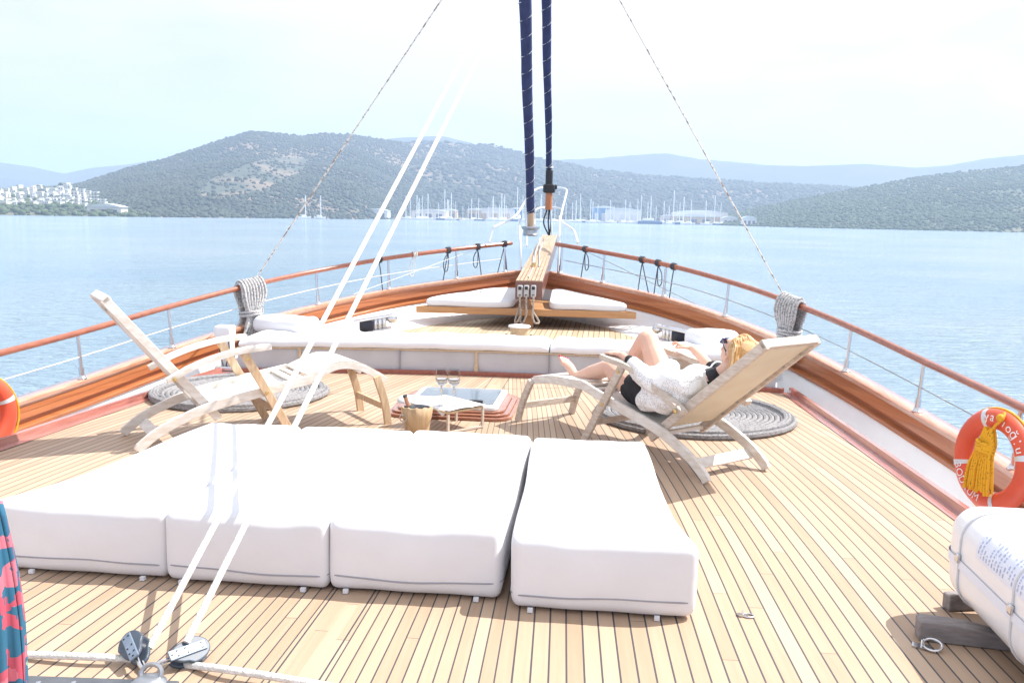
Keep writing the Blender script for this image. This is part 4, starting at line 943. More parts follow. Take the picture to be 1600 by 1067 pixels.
# ------------------------------------------------------------------ loungers
def lounger(A, B, Wd, P, label):
    A = np.array([A[0], A[1], 0.0]); d = np.array([B[0]-A[0], B[1]-A[1], 0.0]); d = unit(d); fr = np.array([d[1], -d[0], 0.0]) if P['far'] > 0 else np.array([-d[1], d[0], 0.0])
    def q(s, t, z): return A+d*s+fr*t+np.array([0, 0, z])
    o = thing('steamer_lounger', label, 'lounger', q(0.8, Wd/2, 0), 'teak steamer loungers')
    wood = P['wood']; legm = P['leg']
    prof = catmull([(0, 0, 0.0), (0.10, 0, 0.075), (0.22, 0, 0.135), (0.40, 0, 0.20), (0.70, 0, 0.262), (1.02, 0, P['kz'])], 6)
    tp = [0.9]+[1.0]*(len(prof)-1)
    for tt, nm in ((0.0, 'near'), (Wd, 'far')):
        mb = MB(); mb.board([q(p[0], tt, p[2]+(0.022 if i else 0.012)) for i, p in enumerate(prof)], 0.024, 0.056, fr, taper=tp); mb.build('side_rail', wood, o, smooth=False, bevel=0.004)
    mb = MB(); mb.beam(q(0.115, 0.012, 0.075), q(0.115, Wd-0.012, 0.075), 0.065, 0.016, (d[0]*0.8, d[1]*0.8, 0.6)); mb.build('rear_stretcher', wood, o, smooth=False, bevel=0.003)
    # foot rest
    fp = catmull([(1.0, 0, P['kz']+0.02)]+[(a, 0, z) for a, z in P['foot']], 6)
    for tt in (0.03, Wd-0.03):
        mb = MB(); mb.board([q(p[0], tt, p[2]-0.008) for p in fp], 0.022, 0.042, fr); mb.build('footrest_rail', wood, o, smooth=False, bevel=0.003)
    mb = MB(); n = len(fp)
    for i in range(1, n-1, 1):
        pr, nx_ = fp[i-1], fp[i+1]; dd = unit(q(nx_[0], 0, nx_[2])-q(pr[0], 0, pr[2])); Ls = np.linalg.norm(fp[i+1]-fp[i])
        c0 = q(fp[i][0], 0.02, fp[i][2]+0.018); c1 = q(fp[i][0], Wd-0.02, fp[i][2]+0.018)
        mb.beam(c0, c1, Ls*0.93, 0.012, dd)
    mb.build('footrest_slats', P['slat'], o, smooth=False)
    # front legs
    fs, fz = P['legtop']; ff = P['footfront']
    for tt in (0.005, Wd-0.005):
        mb = MB(); mb.board(catmull([q(ff, tt, 0.0), q((ff*0.55+fs*0.45)+0.012, tt, fz*0.5), q(fs, tt, fz+0.02)], 4), 0.024, 0.05, fr); mb.build('front_leg', legm, o, smooth=False, bevel=0.004)
    mb = MB(); mb.beam(q(ff*0.7+fs*0.3, 0.012, 0.115), q(ff*0.7+fs*0.3, Wd-0.012, 0.115), 0.018, 0.042, d); mb.build('front_stretcher', legm, o, smooth=False, bevel=0.003)
    # arm supports crossing the side rails
    (s1, z1), (s0, z0) = P['cross']
    for tt in (-0.028, Wd+0.028):
        mb = MB(); mb.beam(q(s0, tt, 0.004), q(s1, tt, z1), 0.022, 0.05, fr); leg = mb.build('arm_support', legm, o, smooth=False, bevel=0.004)
        mb = MB(); u = (0.292-z0)/(z1-z0); s_ = s0+(s1-s0)*u
        sgn = -1 if tt < 0 else 1
        mb.lathe(q(s_, tt+sgn*0.011, 0.285), [(0.011, 0), (0.011, 0.004), (0.006, 0.006)], 10, axis=fr*sgn); mb.lathe(q(s1+(s0-s1)*0.06, tt+sgn*0.011, z1*0.94), [(0.011, 0), (0.011, 0.004), (0.006, 0.006)], 10, axis=fr*sgn); mb.build('rivet', 'brass', leg)
    u = 0.3; mb = MB(); mb.beam(q(s0+(s1-s0)*u, -0.02, z1*u), q(s0+(s1-s0)*u, Wd+0.02, z1*u), 0.018, 0.036, d); mb.build('arm_stretcher', legm, o, smooth=False, bevel=0.003)
    # arms
    ap = catmull([(a, 0, z) for a, z in P['arm']], 6)
    tpa = list(np.interp(np.linspace(0, 1, len(ap)), [0, 0.2, 0.6, 0.9, 1.0], [0.7, 0.85, 0.85, 1.15, 0.8]))
    for tt in (-0.02, Wd+0.02):
        V = MB(); n = len(ap); pts = [q(p[0], tt, p[2]) for p in ap]
        rows = []
        for i in range(n):
            w = 0.033*tpa[i]; dd = unit(pts[min(i+1, n-1)]-pts[max(i-1, 0)]); up = np.cross(fr, dd); up = up if up[2] > 0 else -up
            rows.append([pts[i]+fr*w*a+up*0.015*b_ for a, b_ in ((-1, -1), (1, -1), (1.05, 0), (1, 1), (-1, 1), (-1.05, 0), (-1, -1))])
        V.grid(rows, flip=True); V.add(rows[0][:6], [tuple(range(6))]); V.add(rows[-1][:6], [tuple(range(6))[::-1]]); ar = V.build('armrest', P['armm'], o, angle=35)
        sgn = -1 if tt < 0 else 1
        mb = MB(); mb.lathe(q(ap[1][0]+0.01, tt+sgn*0.034, ap[1][2]), [(0.013, 0), (0.013, 0.004), (0.007, 0.007)], 10, axis=fr*sgn); mb.build('rivet', 'brass', ar)
    # back rest
    (hs, hz_) = P['head']; b0 = (0.46, 0.145)
    bu = unit(q(hs, 0, hz_)-q(b0[0], 0, b0[1])); bn_ = np.cross(fr, bu); bn_ = bn_ if bn_[2] > 0 else -bn_
    for tt in (0.035, Wd-0.035):
        mb = MB(); mb.beam(q(b0[0], tt, b0[1]), q(hs, tt, hz_), 0.026, 0.05, fr); mb.build('back_rail', P['backm'], o, smooth=False, bevel=0.004)
    mb = MB(); e = q(hs, 0, hz_); mb.beam(e+fr*0.022-bu*0.012+bn_*0.006, e+fr*(Wd-0.022)-bu*0.012+bn_*0.006, 0.03, 0.048, bu); mb.build('head_bar', P['backm'], o, smooth=False, bevel=0.005)
    a0 = q(0.36, 0, b0[1]+(0.46-0.36)*(hz_-b0[1])/(b0[0]-hs)); rows = []
    for i in range(13):
        u = i/12; rows.append([a0+(e-bu*0.03-a0)*u+fr*(0.048+(Wd-0.096)*v_)-bn_*(0.006+0.03*sin(pi*u)*sin(pi*v_)) for v_ in np.linspace(0, 1, 9)])
    mb = MB(); mb.grid(rows); mb.grid([[p+bn_*0.005 for p in r] for r in rows], flip=True); cv = mb.build('back_canvas', P['canvas'], o, angle=180)
    mb = MB()
    for k in range(6):
        u = 0.1+0.15*k; c = a0+(e-a0)*u+fr*(Wd-0.05)-bn_*0.012; mb.lathe(c, [(0.008, 0), (0.008, 0.003), (0.005, 0.005)], 8, axis=-bn_)
    mb.build('stud', 'dull steel', cv)
    mb = MB(); mb.beam(q(0.44, 0.03, 0.165), q(0.44, Wd-0.03, 0.165), 0.03, 0.02, d); mb.build('back_crossbar', wood, o, smooth=False)
    # seat
    rows = []
    for i in range(13):
        u = i/12; s = 0.40+0.60*u; z = float(np.interp(s, [0.4, 0.7, 1.02], [0.20, 0.262, P['kz']]))+0.016
        rows.append([q(s, 0.014+(Wd-0.028)*v_, z-0.02*sin(pi*u)*sin(pi*v_)) for v_ in np.linspace(0, 1, 9)])
    mb = MB(); mb.grid(rows); mb.grid([[p-np.array([0, 0, 0.006]) for p in r] for r in rows], flip=True); st = mb.build('seat_canvas', P['seat'], o, angle=180)
    for s in (0.93, 0.99):
        z = float(np.interp(s, [0.4, 0.7, 1.02], [0.20, 0.262, P['kz']]))+0.026
        mb = MB(); mb.beam(q(s, 0.012, z), q(s, Wd-0.012, z), 0.045, 0.014, d); mb.build('seat_slat', P['slat'], o, smooth=False, bevel=0.003)
    return o, q
PRr = dict(far=1, wood='bleached teak', leg='weathered teak', slat='bleached teak', kz=0.335, foot=[(1.15, 0.345), (1.35, 0.335), (1.56, 0.30)], legtop=(1.545, 0.275), footfront=1.685,
           cross=[(0.645, 0.525), (0.975, 0.0)], arm=[(0.165, 0.345), (0.30, 0.415), (0.48, 0.50), (0.64, 0.54), (0.82, 0.56)], armm='weathered teak', head=(-0.295, 0.765), backm='weathered teak', canvas='cream canvas', seat='white canvas')
LR, qR = lounger((1.417, 4.569), (0.301, 5.832), 0.47, PRr, 'weathered steamer lounger with cream canvas back, occupied by the woman')
PLl = dict(far=-1, wood='bleached teak', leg='warm teak', slat='bleached teak', kz=0.315, foot=[(1.10, 0.375), (1.22, 0.41), (1.36, 0.385), (1.53, 0.29)], legtop=(1.455, 0.30), footfront=1.535,
           cross=[(0.60, 0.53), (0.885, 0.0)], arm=[(0.165, 0.40), (0.32, 0.475), (0.48, 0.525), (0.62, 0.55), (0.76, 0.56)], armm='bleached teak', head=(-0.135, 0.87), backm='bleached teak', canvas='white canvas', seat='white canvas')
LL, qL = lounger((-1.719, 4.644), (-0.524, 5.601), 0.46, PLl, 'bleached white steamer lounger with warm teak front legs, empty')

# ------------------------------------------------------------------ the woman
q = qR
def remeshed(mb, name, mats, parent, voxel, smooth_it=6, disp=None):
    o = mb.build('tmp_'+name, mats, parent)
    rm = o.modifiers.new('r', 'REMESH'); rm.mode = 'VOXEL'; rm.voxel_size = voxel*S; rm.use_smooth_shade = True
    sm = o.modifiers.new('s', 'SMOOTH'); sm.iterations = smooth_it; sm.factor = 0.5
    dg = bpy.context.evaluated_depsgraph_get(); ev = o.evaluated_get(dg); me = bpy.data.meshes.new_from_object(ev)
    old = o.data; o.modifiers.clear(); o.data = me; me.name = name; bpy.data.meshes.remove(old); o.name = name
    if disp is not None:
        n = len(me.vertices); co = np.empty(n*3); me.vertices.foreach_get('co', co); co = co.reshape(-1, 3)
        no = np.empty(n*3); me.vertices.foreach_get('normal', no); no = no.reshape(-1, 3)
        co += no*disp(co/S)[:, None]*S; me.vertices.foreach_set('co', co.ravel()); me.update()
    me.polygons.foreach_set('use_smooth', [True]*len(me.polygons))
    return o
FRv = q(0, 1, 0)-q(0, 0, 0); Dv = q(1, 0, 0)-q(0, 0, 0)
def limb(mb, J, n=12, sub=4, side=None):
    P = catmull([q(*j[:3]) for j in J], sub); r = [j[3] if not isinstance(j[3], tuple) else j[3] for j in J]
    ra = [x if isinstance(x, tuple) else (x, x) for x in r]; k = np.linspace(0, len(J)-1, len(P))
    a = np.interp(k, range(len(J)), [x[0] for x in ra]); b_ = np.interp(k, range(len(J)), [x[1] for x in ra])
    mb.tube(P, list(zip(a, b_)), n, round_ends=True, side=side)
body = thing('person', 'blond woman in sunglasses and white lace over black, lying back on the lounger', 'person', q(0.55, 0.235, 0.25))
TORSO = [(0.655, 0.235, 0.345, (0.120, 0.082)), (0.58, 0.235, 0.355, (0.135, 0.088)), (0.46, 0.235, 0.375, (0.105, 0.075)), (0.34, 0.235, 0.425, (0.120, 0.085)), (0.24, 0.235, 0.475, (0.135, 0.075)), (0.185, 0.235, 0.508, (0.10, 0.05))]
bm = MB(); limb(bm, TORSO, 18, 5, side=FRv)
limb(bm, [(0.20, 0.235, 0.50, 0.048), (0.14, 0.235, 0.545, 0.042), (0.09, 0.24, 0.59, 0.043)])
# head: local frame, up = crown direction, fw = face direction
hc = q(0.062, 0.24, 0.656); upv = unit(q(-0.62, 0, 0.78)-q(0, 0, 0)); fw0 = unit(q(0.78, 0.0, 0.62)-q(0, 0, 0)); ang = radians(10)
fw = unit(fw0*cos(ang)+FRv*sin(ang)); lat = unit(np.cross(upv, fw)); fw = np.cross(lat, upv)
RH = np.array([lat, fw, upv]).T
def hp(a, b_, c): return hc+RH@np.array([a, b_, c])
bm.ell(hp(0, -0.008, 0.022), (0.067, 0.082, 0.075), 20, R=RH); bm.ell(hp(0, 0.022, -0.028), (0.05, 0.058, 0.062), 18, R=RH); bm.ell(hp(0, 0.045, -0.07), (0.026, 0.026, 0.022), 12, R=RH)
bm.tube([hp(0, 0.075, 0.008), hp(0, 0.088, -0.014), hp(0, 0.096, -0.026)], [0.008, 0.010, 0.0125], 8, round_ends=True)
bm.ell(hp(0, 0.07, 0.03), (0.045, 0.014, 0.012), 12, R=RH)
bm.ell(hp(0, 0.076, -0.05), (0.02, 0.009, 0.006), 10, R=RH); bm.ell(hp(0, 0.075, -0.059), (0.018, 0.009, 0.006), 10, R=RH)
for sx in (-1, 1):
    bm.tube([hp(sx*(0.066+0.006*sin(a)), -0.006+0.014*cos(a), -0.012+0.024*sin(a)) for a in np.linspace(0, 2*pi, 14)[:-1]], 0.0058, 7, closed=True); bm.ell(hp(sx*0.063, -0.006, -0.012), (0.006, 0.012, 0.02), 8, R=RH)
    bm.ell(hp(sx*0.028, 0.055, -0.022), (0.024, 0.02, 0.022), 10, R=RH)
# legs
limb(bm, [(0.60, 0.165, 0.345, 0.088), (0.74, 0.145, 0.385, 0.078), (0.86, 0.13, 0.435, 0.06), (0.925, 0.13, 0.462, 0.052), (1.00, 0.13, 0.437, 0.052), (1.09, 0.13, 0.405, 0.05), (1.19, 0.135, 0.375, 0.034), (1.255, 0.135, 0.358, 0.028)], 14)
limb(bm, [(0.60, 0.305, 0.355, 0.088), (0.70, 0.32, 0.475, 0.078), (0.78, 0.33, 0.585, 0.062), (0.825, 0.333, 0.642, 0.053), (0.875, 0.333, 0.585, 0.052), (0.93, 0.335, 0.51, 0.05), (0.985, 0.335, 0.43, 0.033), (1.01, 0.335, 0.39, 0.028)], 14)
def foot(heel, toe, up, lat_t, seed):
    heel, toe = v3(heel), v3(toe); d = unit(toe-heel); L_ = np.linalg.norm(toe-heel); la = unit(FRv-d*np.dot(FRv, d)); u = np.cross(la, d); u = u if np.dot(u, up) > 0 else -u
    bm.tube(catmull([heel+u*0.024, heel+d*L_*0.25+u*0.030, heel+d*L_*0.5+u*0.030, heel+d*L_*0.75+u*0.018], 4), [(x, y) for x, y in zip(np.interp(range(13), [0, 4, 8, 12], [0.024, 0.028, 0.033, 0.036]), np.interp(range(13), [0, 4, 8, 12], [0.026, 0.03, 0.026, 0.016]))], 12, side=la, round_ends=True)
    nails = []
    for k in range(5):
        off = (-0.027+0.0135*k)*lat_t; r = (0.0115, 0.0085, 0.008, 0.0075, 0.0075)[k]; le = (0.045, 0.046, 0.042, 0.036, 0.03)[k]
        b0 = heel+d*L_*(0.74-0.01*k)+la*off+u*0.014; tp = b0+d*le+u*0.004+d*0.0
        bm.tube([b0, (b0+tp)/2+u*0.004, tp], [r*1.1, r, r*0.9], 8, round_ends=True); nails.append((tp+d*r*0.3+u*r*0.75, r))
    return nails
nails = foot(q(1.262, 0.135, 0.322), q(1.392, 0.125, 0.462), unit(q(-0.7, 0, 0.7)-q(0, 0, 0)), 1, 1)
nails += foot(q(0.985, 0.335, 0.352), q(1.185, 0.34, 0.356), np.array([0, 0, 1.0]), -1, 2)
# arms and hands
limb(bm, [(0.225, 0.085, 0.478, 0.048), (0.30, 0.045, 0.470, 0.040), (0.40, 0.01, 0.468, 0.034), (0.475, 0.0, 0.478, 0.032), (0.56, 0.005, 0.52, 0.030), (0.645, 0.01, 0.563, 0.024), (0.70, 0.012, 0.582, 0.019)])
limb(bm, [(0.225, 0.385, 0.488, 0.048), (0.30, 0.42, 0.495, 0.040), (0.38, 0.45, 0.505, 0.034), (0.43, 0.46, 0.515, 0.032), (0.50, 0.468, 0.555, 0.029), (0.565, 0.474, 0.59, 0.023), (0.60, 0.475, 0.602, 0.019)])
def hand(w, d, la, dn, spread, curl, lift=0.0):
    w = v3(w); d = unit(d); la = unit(la-d*np.dot(la, d)); up = np.cross(la, d); up = up if up[2] > 0 else -up
    bm.tube([w, w+d*0.03+up*0.004, w+d*0.062], [(0.021, 0.014), (0.032, 0.0145), (0.034, 0.012)], 10, side=la, round_ends=True)
    for k in range(4):
        ln = (0.058, 0.066, 0.062, 0.048)[k]; off = (-0.026+0.0175*k)*spread; b0 = w+d*0.062+la*off; dd = unit(d+la*off*3.0+up*lift*(1.5-k)*0.3)
        p1 = b0+dd*ln*0.45+up*0.004; p2 = p1+unit(dd-up*curl)*ln*0.35; p3 = p2+unit(dd-up*curl*2.2)*ln*0.3
        bm.tube(catmull([b0-d*0.01, p1, p2, p3], 3), list(np.interp(np.linspace(0, 1, 10), [0, 0.4, 1], [0.0092, 0.0085, 0.0068])), 8, round_ends=True)
    b0 = w+d*0.012-la*0.02*spread; p1 = b0+unit(d*0.6-la*spread)*0.035; p2 = p1+unit(d-la*0.25*spread-up*curl*0.6)*0.035
    bm.tube(catmull([b0, p1, p2], 3), [0.012, 0.0115, 0.011, 0.0105, 0.0095, 0.0085, 0.0075], 8, round_ends=True)
hand(q(0.70, 0.012, 0.584), q(1, 0.0, -0.05)-q(0, 0, 0), FRv, None, -1, 0.35)
hand(q(0.60, 0.475, 0.604), q(1, -0.12, 0.10)-q(0, 0, 0), FRv, None, 1, 0.5, 0.9)
skin = remeshed(bm, 'body', ['skin'], body, 0.0042, 7)
mb = MB()
for c, r in nails: mb.ell(c, (r*0.8, r*0.8, r*0.5), 8)
mb.build('toenails', 'nail red', body)
# clothes
cm = MB(); limb(cm, [(0.66, 0.235, 0.345, (0.145, 0.092)), (0.58, 0.235, 0.358, (0.152, 0.1)), (0.50, 0.235, 0.37, (0.12, 0.086)), (0.42, 0.235, 0.39, (0.11, 0.08)), (0.32, 0.235, 0.435, (0.125, 0.085)), (0.235, 0.235, 0.478, (0.14, 0.08)), (0.175, 0.235, 0.514, (0.095, 0.058))], 18, 5, side=FRv)
limb(cm, [(0.60, 0.165, 0.345, 0.100), (0.72, 0.15, 0.375, 0.092)]); limb(cm, [(0.60, 0.305, 0.355, 0.1), (0.66, 0.315, 0.42, 0.094)])
limb(cm, [(0.225, 0.385, 0.488, 0.06), (0.32, 0.43, 0.5, 0.05), (0.40, 0.455, 0.512, 0.047)])
limb(cm, [(0.235, 0.085, 0.478, 0.058), (0.36, 0.02, 0.466, 0.044), (0.48, 0.0, 0.48, 0.038), (0.575, 0.006, 0.528, 0.035), (0.625, 0.009, 0.556, 0.034)])
remeshed(cm, 'black_dress', ['black fabric'], body, 0.006, 5, disp=lambda c: 0.003*np.sin(c[:, 0]*60+c[:, 2]*45)*np.sin(c[:, 1]*50))
lm = MB(); limb(lm, [(0.545, 0.20, 0.392, (0.165, 0.098)), (0.46, 0.21, 0.398, (0.152, 0.1)), (0.35, 0.205, 0.438, (0.155, 0.105)), (0.27, 0.195, 0.474, (0.145, 0.097)), (0.235, 0.185, 0.485, (0.12, 0.075))], 18, 5, side=FRv)
limb(lm, [(0.24, 0.085, 0.478, 0.078), (0.36, 0.03, 0.468, 0.072), (0.47, 0.008, 0.482, 0.066), (0.565, 0.012, 0.522, 0.056), (0.60, 0.014, 0.537, 0.046)])
limb(lm, [(0.56, 0.05, 0.50, 0.05), (0.66, 0.12, 0.455, 0.05), (0.72, 0.17, 0.44, 0.045)]); limb(lm, [(0.58, 0.12, 0.46, 0.06), (0.62, 0.24, 0.47, 0.055), (0.60, 0.32, 0.50, 0.05)])
limb(lm, [(0.50, 0.05, 0.36, 0.075), (0.38, 0.05, 0.37, 0.075), (0.28, 0.06, 0.40, 0.07)])
remeshed(lm, 'lace_wrap', ['white lace'], body, 0.006, 6, disp=lambda c: 0.005*np.sin(c[:, 0]*38+c[:, 2]*30)+0.004*np.sin(c[:, 1]*55-c[:, 2]*40))
mb = MB(); mb.tube([q(0.365, 0.415+0.058*cos(a)*0.2+0.03, 0.505)+FRv*0.05*cos(a)+np.array([0, 0, 0.05*sin(a)]) for a in np.linspace(0, 2*pi, 18)[:-1]], 0.0055, 6, closed=True); mb.build('sleeve_piping', 'white fabric', body)
# hair
hm = MB(); hm.ell(hp(0, -0.026, 0.044), (0.076, 0.086, 0.078), 22, R=RH); hm.ell(hp(0, -0.062, -0.005), (0.064, 0.05, 0.075), 18, R=RH); hm.ell(hp(0, -0.058, -0.065), (0.048, 0.04, 0.05), 14, R=RH)
hair = remeshed(hm, 'hair', ['hair'], body, 0.005, 2)
hr = random.Random(3); hm = MB()
for k in range(520):
    th = hr.uniform(-1.9, 1.9); hs = hr.uniform(0.85, 1.12); w1 = hr.uniform(-0.012, 0.012); w2 = hr.uniform(-0.014, 0.014)
    a0 = hp(0.062*sin(th), 0.066*cos(th)*0.8-0.004+w1*0.3, 0.060+0.022*cos(th)-abs(th)*0.018)
    top = hp(0.080*sin(th)*hs, 0.028*cos(th)-0.026+w1, 0.118-abs(sin(th))*0.034+0.014*hr.random())
    bk = hp(0.082*sin(th)*hs+w2, -0.098+0.02*hr.random(), 0.055-abs(sin(th))*0.022+w1)
    nk = hp(0.066*sin(th*0.8)+hr.uniform(-0.014, 0.014), -0.095+hr.uniform(-0.02, 0.02), -0.04+hr.uniform(-0.04, 0.02)); en = hp(0.05*sin(th)+hr.uniform(-0.022, 0.022), -0.075+hr.uniform(-0.02, 0.02), -0.10+hr.uniform(-0.04, 0.02))
    hm.tube(catmull([a0, top, bk, nk, en], 5), list(np.interp(np.linspace(0, 1, 21), [0, 0.15, 0.8, 1], [0.0015, 0.0042, 0.0038, 0.001])), 4, m=k % 3)
hm.build('locks', ['hair', 'hair light', 'hair dark'], hair, angle=180)
# sunglasses
gl = MB()
for sx in (-1, 1):
    gl.rbox(hp(sx*0.031, 0.086, 0.012), (0.026, 0.006, 0.02), 0.006, n=5, R=RH, m=1)
    gl.tube(catmull([hp(sx*0.056, 0.082, 0.02), hp(sx*0.07, 0.05, 0.018), hp(sx*0.073, 0.0, 0.01), hp(sx*0.071, -0.012, -0.002)], 4), 0.0038, 6)
gl.tube([hp(-0.01, 0.092, 0.018), hp(0.01, 0.092, 0.018)], 0.004, 6)
gl.build('sunglasses', ['black plastic', 'lens blue'], body)

# ------------------------------------------------------------------ deck hatch
hx, hy = -0.165, 6.18
t = thing('deck_hatch', 'tinted glass deck hatch in a stepped varnished wooden frame', 'hatch', (hx, hy, 0))
def rrect(cx_, cy_, w, h, r, n=5):
    o = []
    for sx, sy, a0 in ((1, 1, 0), (-1, 1, pi/2), (-1, -1, pi), (1, -1, 1.5*pi)):
        for k in range(n+1): a = a0+pi/2*k/n; o.append((cx_+sx*(w-r)+r*cos(a), cy_+sy*(h-r)+r*sin(a)))
    return o
mb = MB()
for w, h, r, z0, z1 in ((0.43, 0.40, 0.12, 0.0, 0.024), (0.405, 0.375, 0.11, 0.024, 0.04), (0.37, 0.345, 0.10, 0.04, 0.056)): mb.prism(rrect(hx, hy, w, h, r), z0, z1)
mb.build('frame', 'hatch wood', t, smooth=False, bevel=0.008)
mb = MB(); mb.prism(rrect(hx+0.01, hy+0.0, 0.32, 0.325, 0.05), 0.056, 0.082); lid = mb.build('lid', 'white paint', t, smooth=False, bevel=0.006)
mb = MB(); mb.prism(rrect(hx+0.01, hy+0.02, 0.28, 0.275, 0.03), 0.081, 0.086); mb.build('pane', 'hatch glass', lid, smooth=False)
mb = MB(); mb.rbox((hx+0.17, hy-0.22, 0.094), (0.045, 0.02, 0.012), 0.006, n=4); mb.build('latch', 'black rubber', lid)

# ------------------------------------------------------------------ tray table, cloth, glasses, bucket, bottle
TA, TB, TD, TC = [np.array([x, y, 0.0]) for x, y in ((-0.085, 5.38), (0.11, 5.60), (-0.38, 5.63), (-0.19, 5.85))]; tz = 0.145
t = thing('tray_table', 'small wooden tray table with thin legs before the deck hatch', 'table', (TA+TC)/2)
mb = MB(); cc = (TA+TC)/2; e1, e2 = unit(TB-TA), unit(TD-TA)
mb.box(cc+np.array([0, 0, tz-0.008]), (np.linalg.norm(TB-TA), np.linalg.norm(TD-TA), 0.014), R=np.array([e1, e2, (0, 0, 1)]).T); mb.build('top', 'pale wood', t, smooth=False, bevel=0.003)
for P_, e in ((TA, 1), (TB, 1), (TD+e1*0.01, 1), (TC-e2*0.12, 1)):
    mb = MB(); P2 = P_+(cc-P_)*0.04; zb_ = 0.0 if P_ is not None else 0; mb.beam(P2+np.array([0, 0, 0.001]), P2+np.array([0, 0, tz-0.016]), 0.014, 0.014, e1); mb.build('leg', 'weathered teak', t, smooth=False)
mb = MB(); mb.beam(TA+(cc-TA)*0.04+np.array([0, 0, 0.012]), TB+(cc-TB)*0.04+np.array([0, 0, 0.012]), 0.012, 0.012, (0, 0, 1)); mb.build('stretcher', 'weathered teak', t, smooth=False)
# cloth lying on the tray and over the bucket rim
rows = []
for i in range(25):
    u = i/24; row = []
    for j in range(17):
        w = j/16
        p = TA*(1-u)*(1-w)+TB*(1-u)*w+TD*u*(1-w)+TC*u*w
        p = p+(p-cc)*0.04
        over = max(0, u-0.62)/0.38*max(0, 1-w*1.4)
        z = tz+0.006+0.006*abs(sin(u*9+w*5))*sin(pi*w)+0.055*over**1.3+0.012*sin(u*13)*over
        edge = max(0, 0.08-w)/0.08
        z -= 0.045*edge*(0.6+0.4*sin(u*14))*(u > 0.1)
        p = p+np.array([-0.06, -0.10, 0])*over
        row.append((p[0], p[1], z))
    rows.append(row)
mb = MB(); mb.grid(rows, flip=True); o = mb.build('napkin', 'white fabric', angle=180); sd_ = o.modifiers.new('th', 'SOLIDIFY'); sd_.thickness = 0.004
tag(o, 'white cloth napkin spread on the tray and over the bucket rim', 'napkin')
def wine_glass(c, label):
    c = v3(c); k_ = 1.17; t = thing('wine_glass', label, 'glass', c, 'wine glasses on the tray')
    mb = MB(); mb.lathe(c, [(r*k_, h*k_) for r, h in ((0.031, 0), (0.031, 0.002), (0.010, 0.005), (0.004, 0.010), (0.0038, 0.095), (0.006, 0.104), (0.012, 0.110))], 20); mb.build('stem', 'clear glass', t)
    mb = MB(); outp = [(r*k_, h*k_) for r, h in ((0.006, 0.104), (0.018, 0.114), (0.031, 0.132), (0.0345, 0.150), (0.032, 0.178), (0.0285, 0.205))]; inp = [(r-0.0016, h+0.0012) for r, h in outp[::-1]]; inp[0] = (outp[-1][0]-0.0014, outp[-1][1])
    mb.lathe(c, outp+inp, 24, cap=False); mb.build('bowl', 'clear glass', t)
    mb = MB(); mb.lathe(c, [(r*k_*0.99, h*k_) for r, h in ((0.004, 0.1075), (0.0155, 0.1165), (0.0285, 0.1345), (0.0315, 0.147), (0.0316, 0.150))], 24); mb.build('wine', 'wine', t)
wine_glass((-0.155, 5.52, tz+0.008), 'left one of the two stemmed wine glasses on the cloth covered tray')
wine_glass((-0.075, 5.52, tz+0.008), 'right one of the two stemmed wine glasses on the cloth covered tray')
bc = np.array([-0.272, 5.33, 0.0])
t = thing('wine_bucket', 'tapered bucket of pale wooden staves with a ring handle', 'bucket', bc)
mb = MB(); mb.lathe(bc, [(0.062, 0.0), (0.066, 0.02), (0.088, 0.178), (0.082, 0.178), (0.075, 0.11)], 28); mb.build('liner', 'grey cloth', t)
rows = []
for i in range(15):
    a = radians(-150+i*140/14); dz = 0.115*max(0, 1-abs(i-8)/6.0)
    rows.append([bc+np.array([cos(a)*r, sin(a)*r, z]) for r, z in ((0.096, 0.19+0.005*sin(i*2)), (0.089, 0.13), (0.085-0.1*dz*0.2, 0.115-dz))])
mb = MB(); mb.grid(rows); o = mb.build('stave_shield', 'bucket wood', t, angle=20); sd_ = o.modifiers.new('th', 'SOLIDIFY'); sd_.thickness = 0.012; sd_.offset = 1
mb = MB()
for i in range(16):
    a = 2*pi*i/16; mb.beam(bc+np.array([cos(a)*0.068, sin(a)*0.068, 0.01]), bc+np.array([cos(a)*0.088, sin(a)*0.090, 0.172]), 0.03, 0.008, (-sin(a), cos(a), 0))
mb.build('staves', 'bucket wood', t, smooth=False)
hc_ = bc+np.array([cos(radians(-128))*0.108, sin(radians(-128))*0.108, 0.125]); mb = MB(); mb.tube([hc_+np.array([0.022*cos(a), 0, 0.022*sin(a)]) for a in np.linspace(0, 2*pi, 18)[:-1]], 0.004, 6, closed=True); mb.build('ring_handle', 'dull steel', t)
t = thing('wine_bottle', 'dark wine bottle with a copper foil neck leaning in the wooden bucket', 'bottle', bc+np.array([0, 0, 0.02]))
ax = unit(np.array([-0.36, 0.12, 0.95])); b0 = bc+np.array([0.0, 0.0, 0.025])
mb = MB(); mb.lathe(b0, [(0.028, 0), (0.031, 0.005), (0.031, 0.12), (0.026, 0.142), (0.013, 0.165), (0.0125, 0.18)], 18, axis=ax); mb.build('body', 'bottle glass', t)
mb = MB(); mb.lathe(b0, [(0.0132, 0.165), (0.0132, 0.222)], 14, axis=ax); mb.build('foil', 'foil', t)
mb = MB(); mb.lathe(b0, [(0.0148, 0.222), (0.0148, 0.236), (0.012, 0.24)], 14, axis=ax); mb.build('cork', 'dark cord', t)

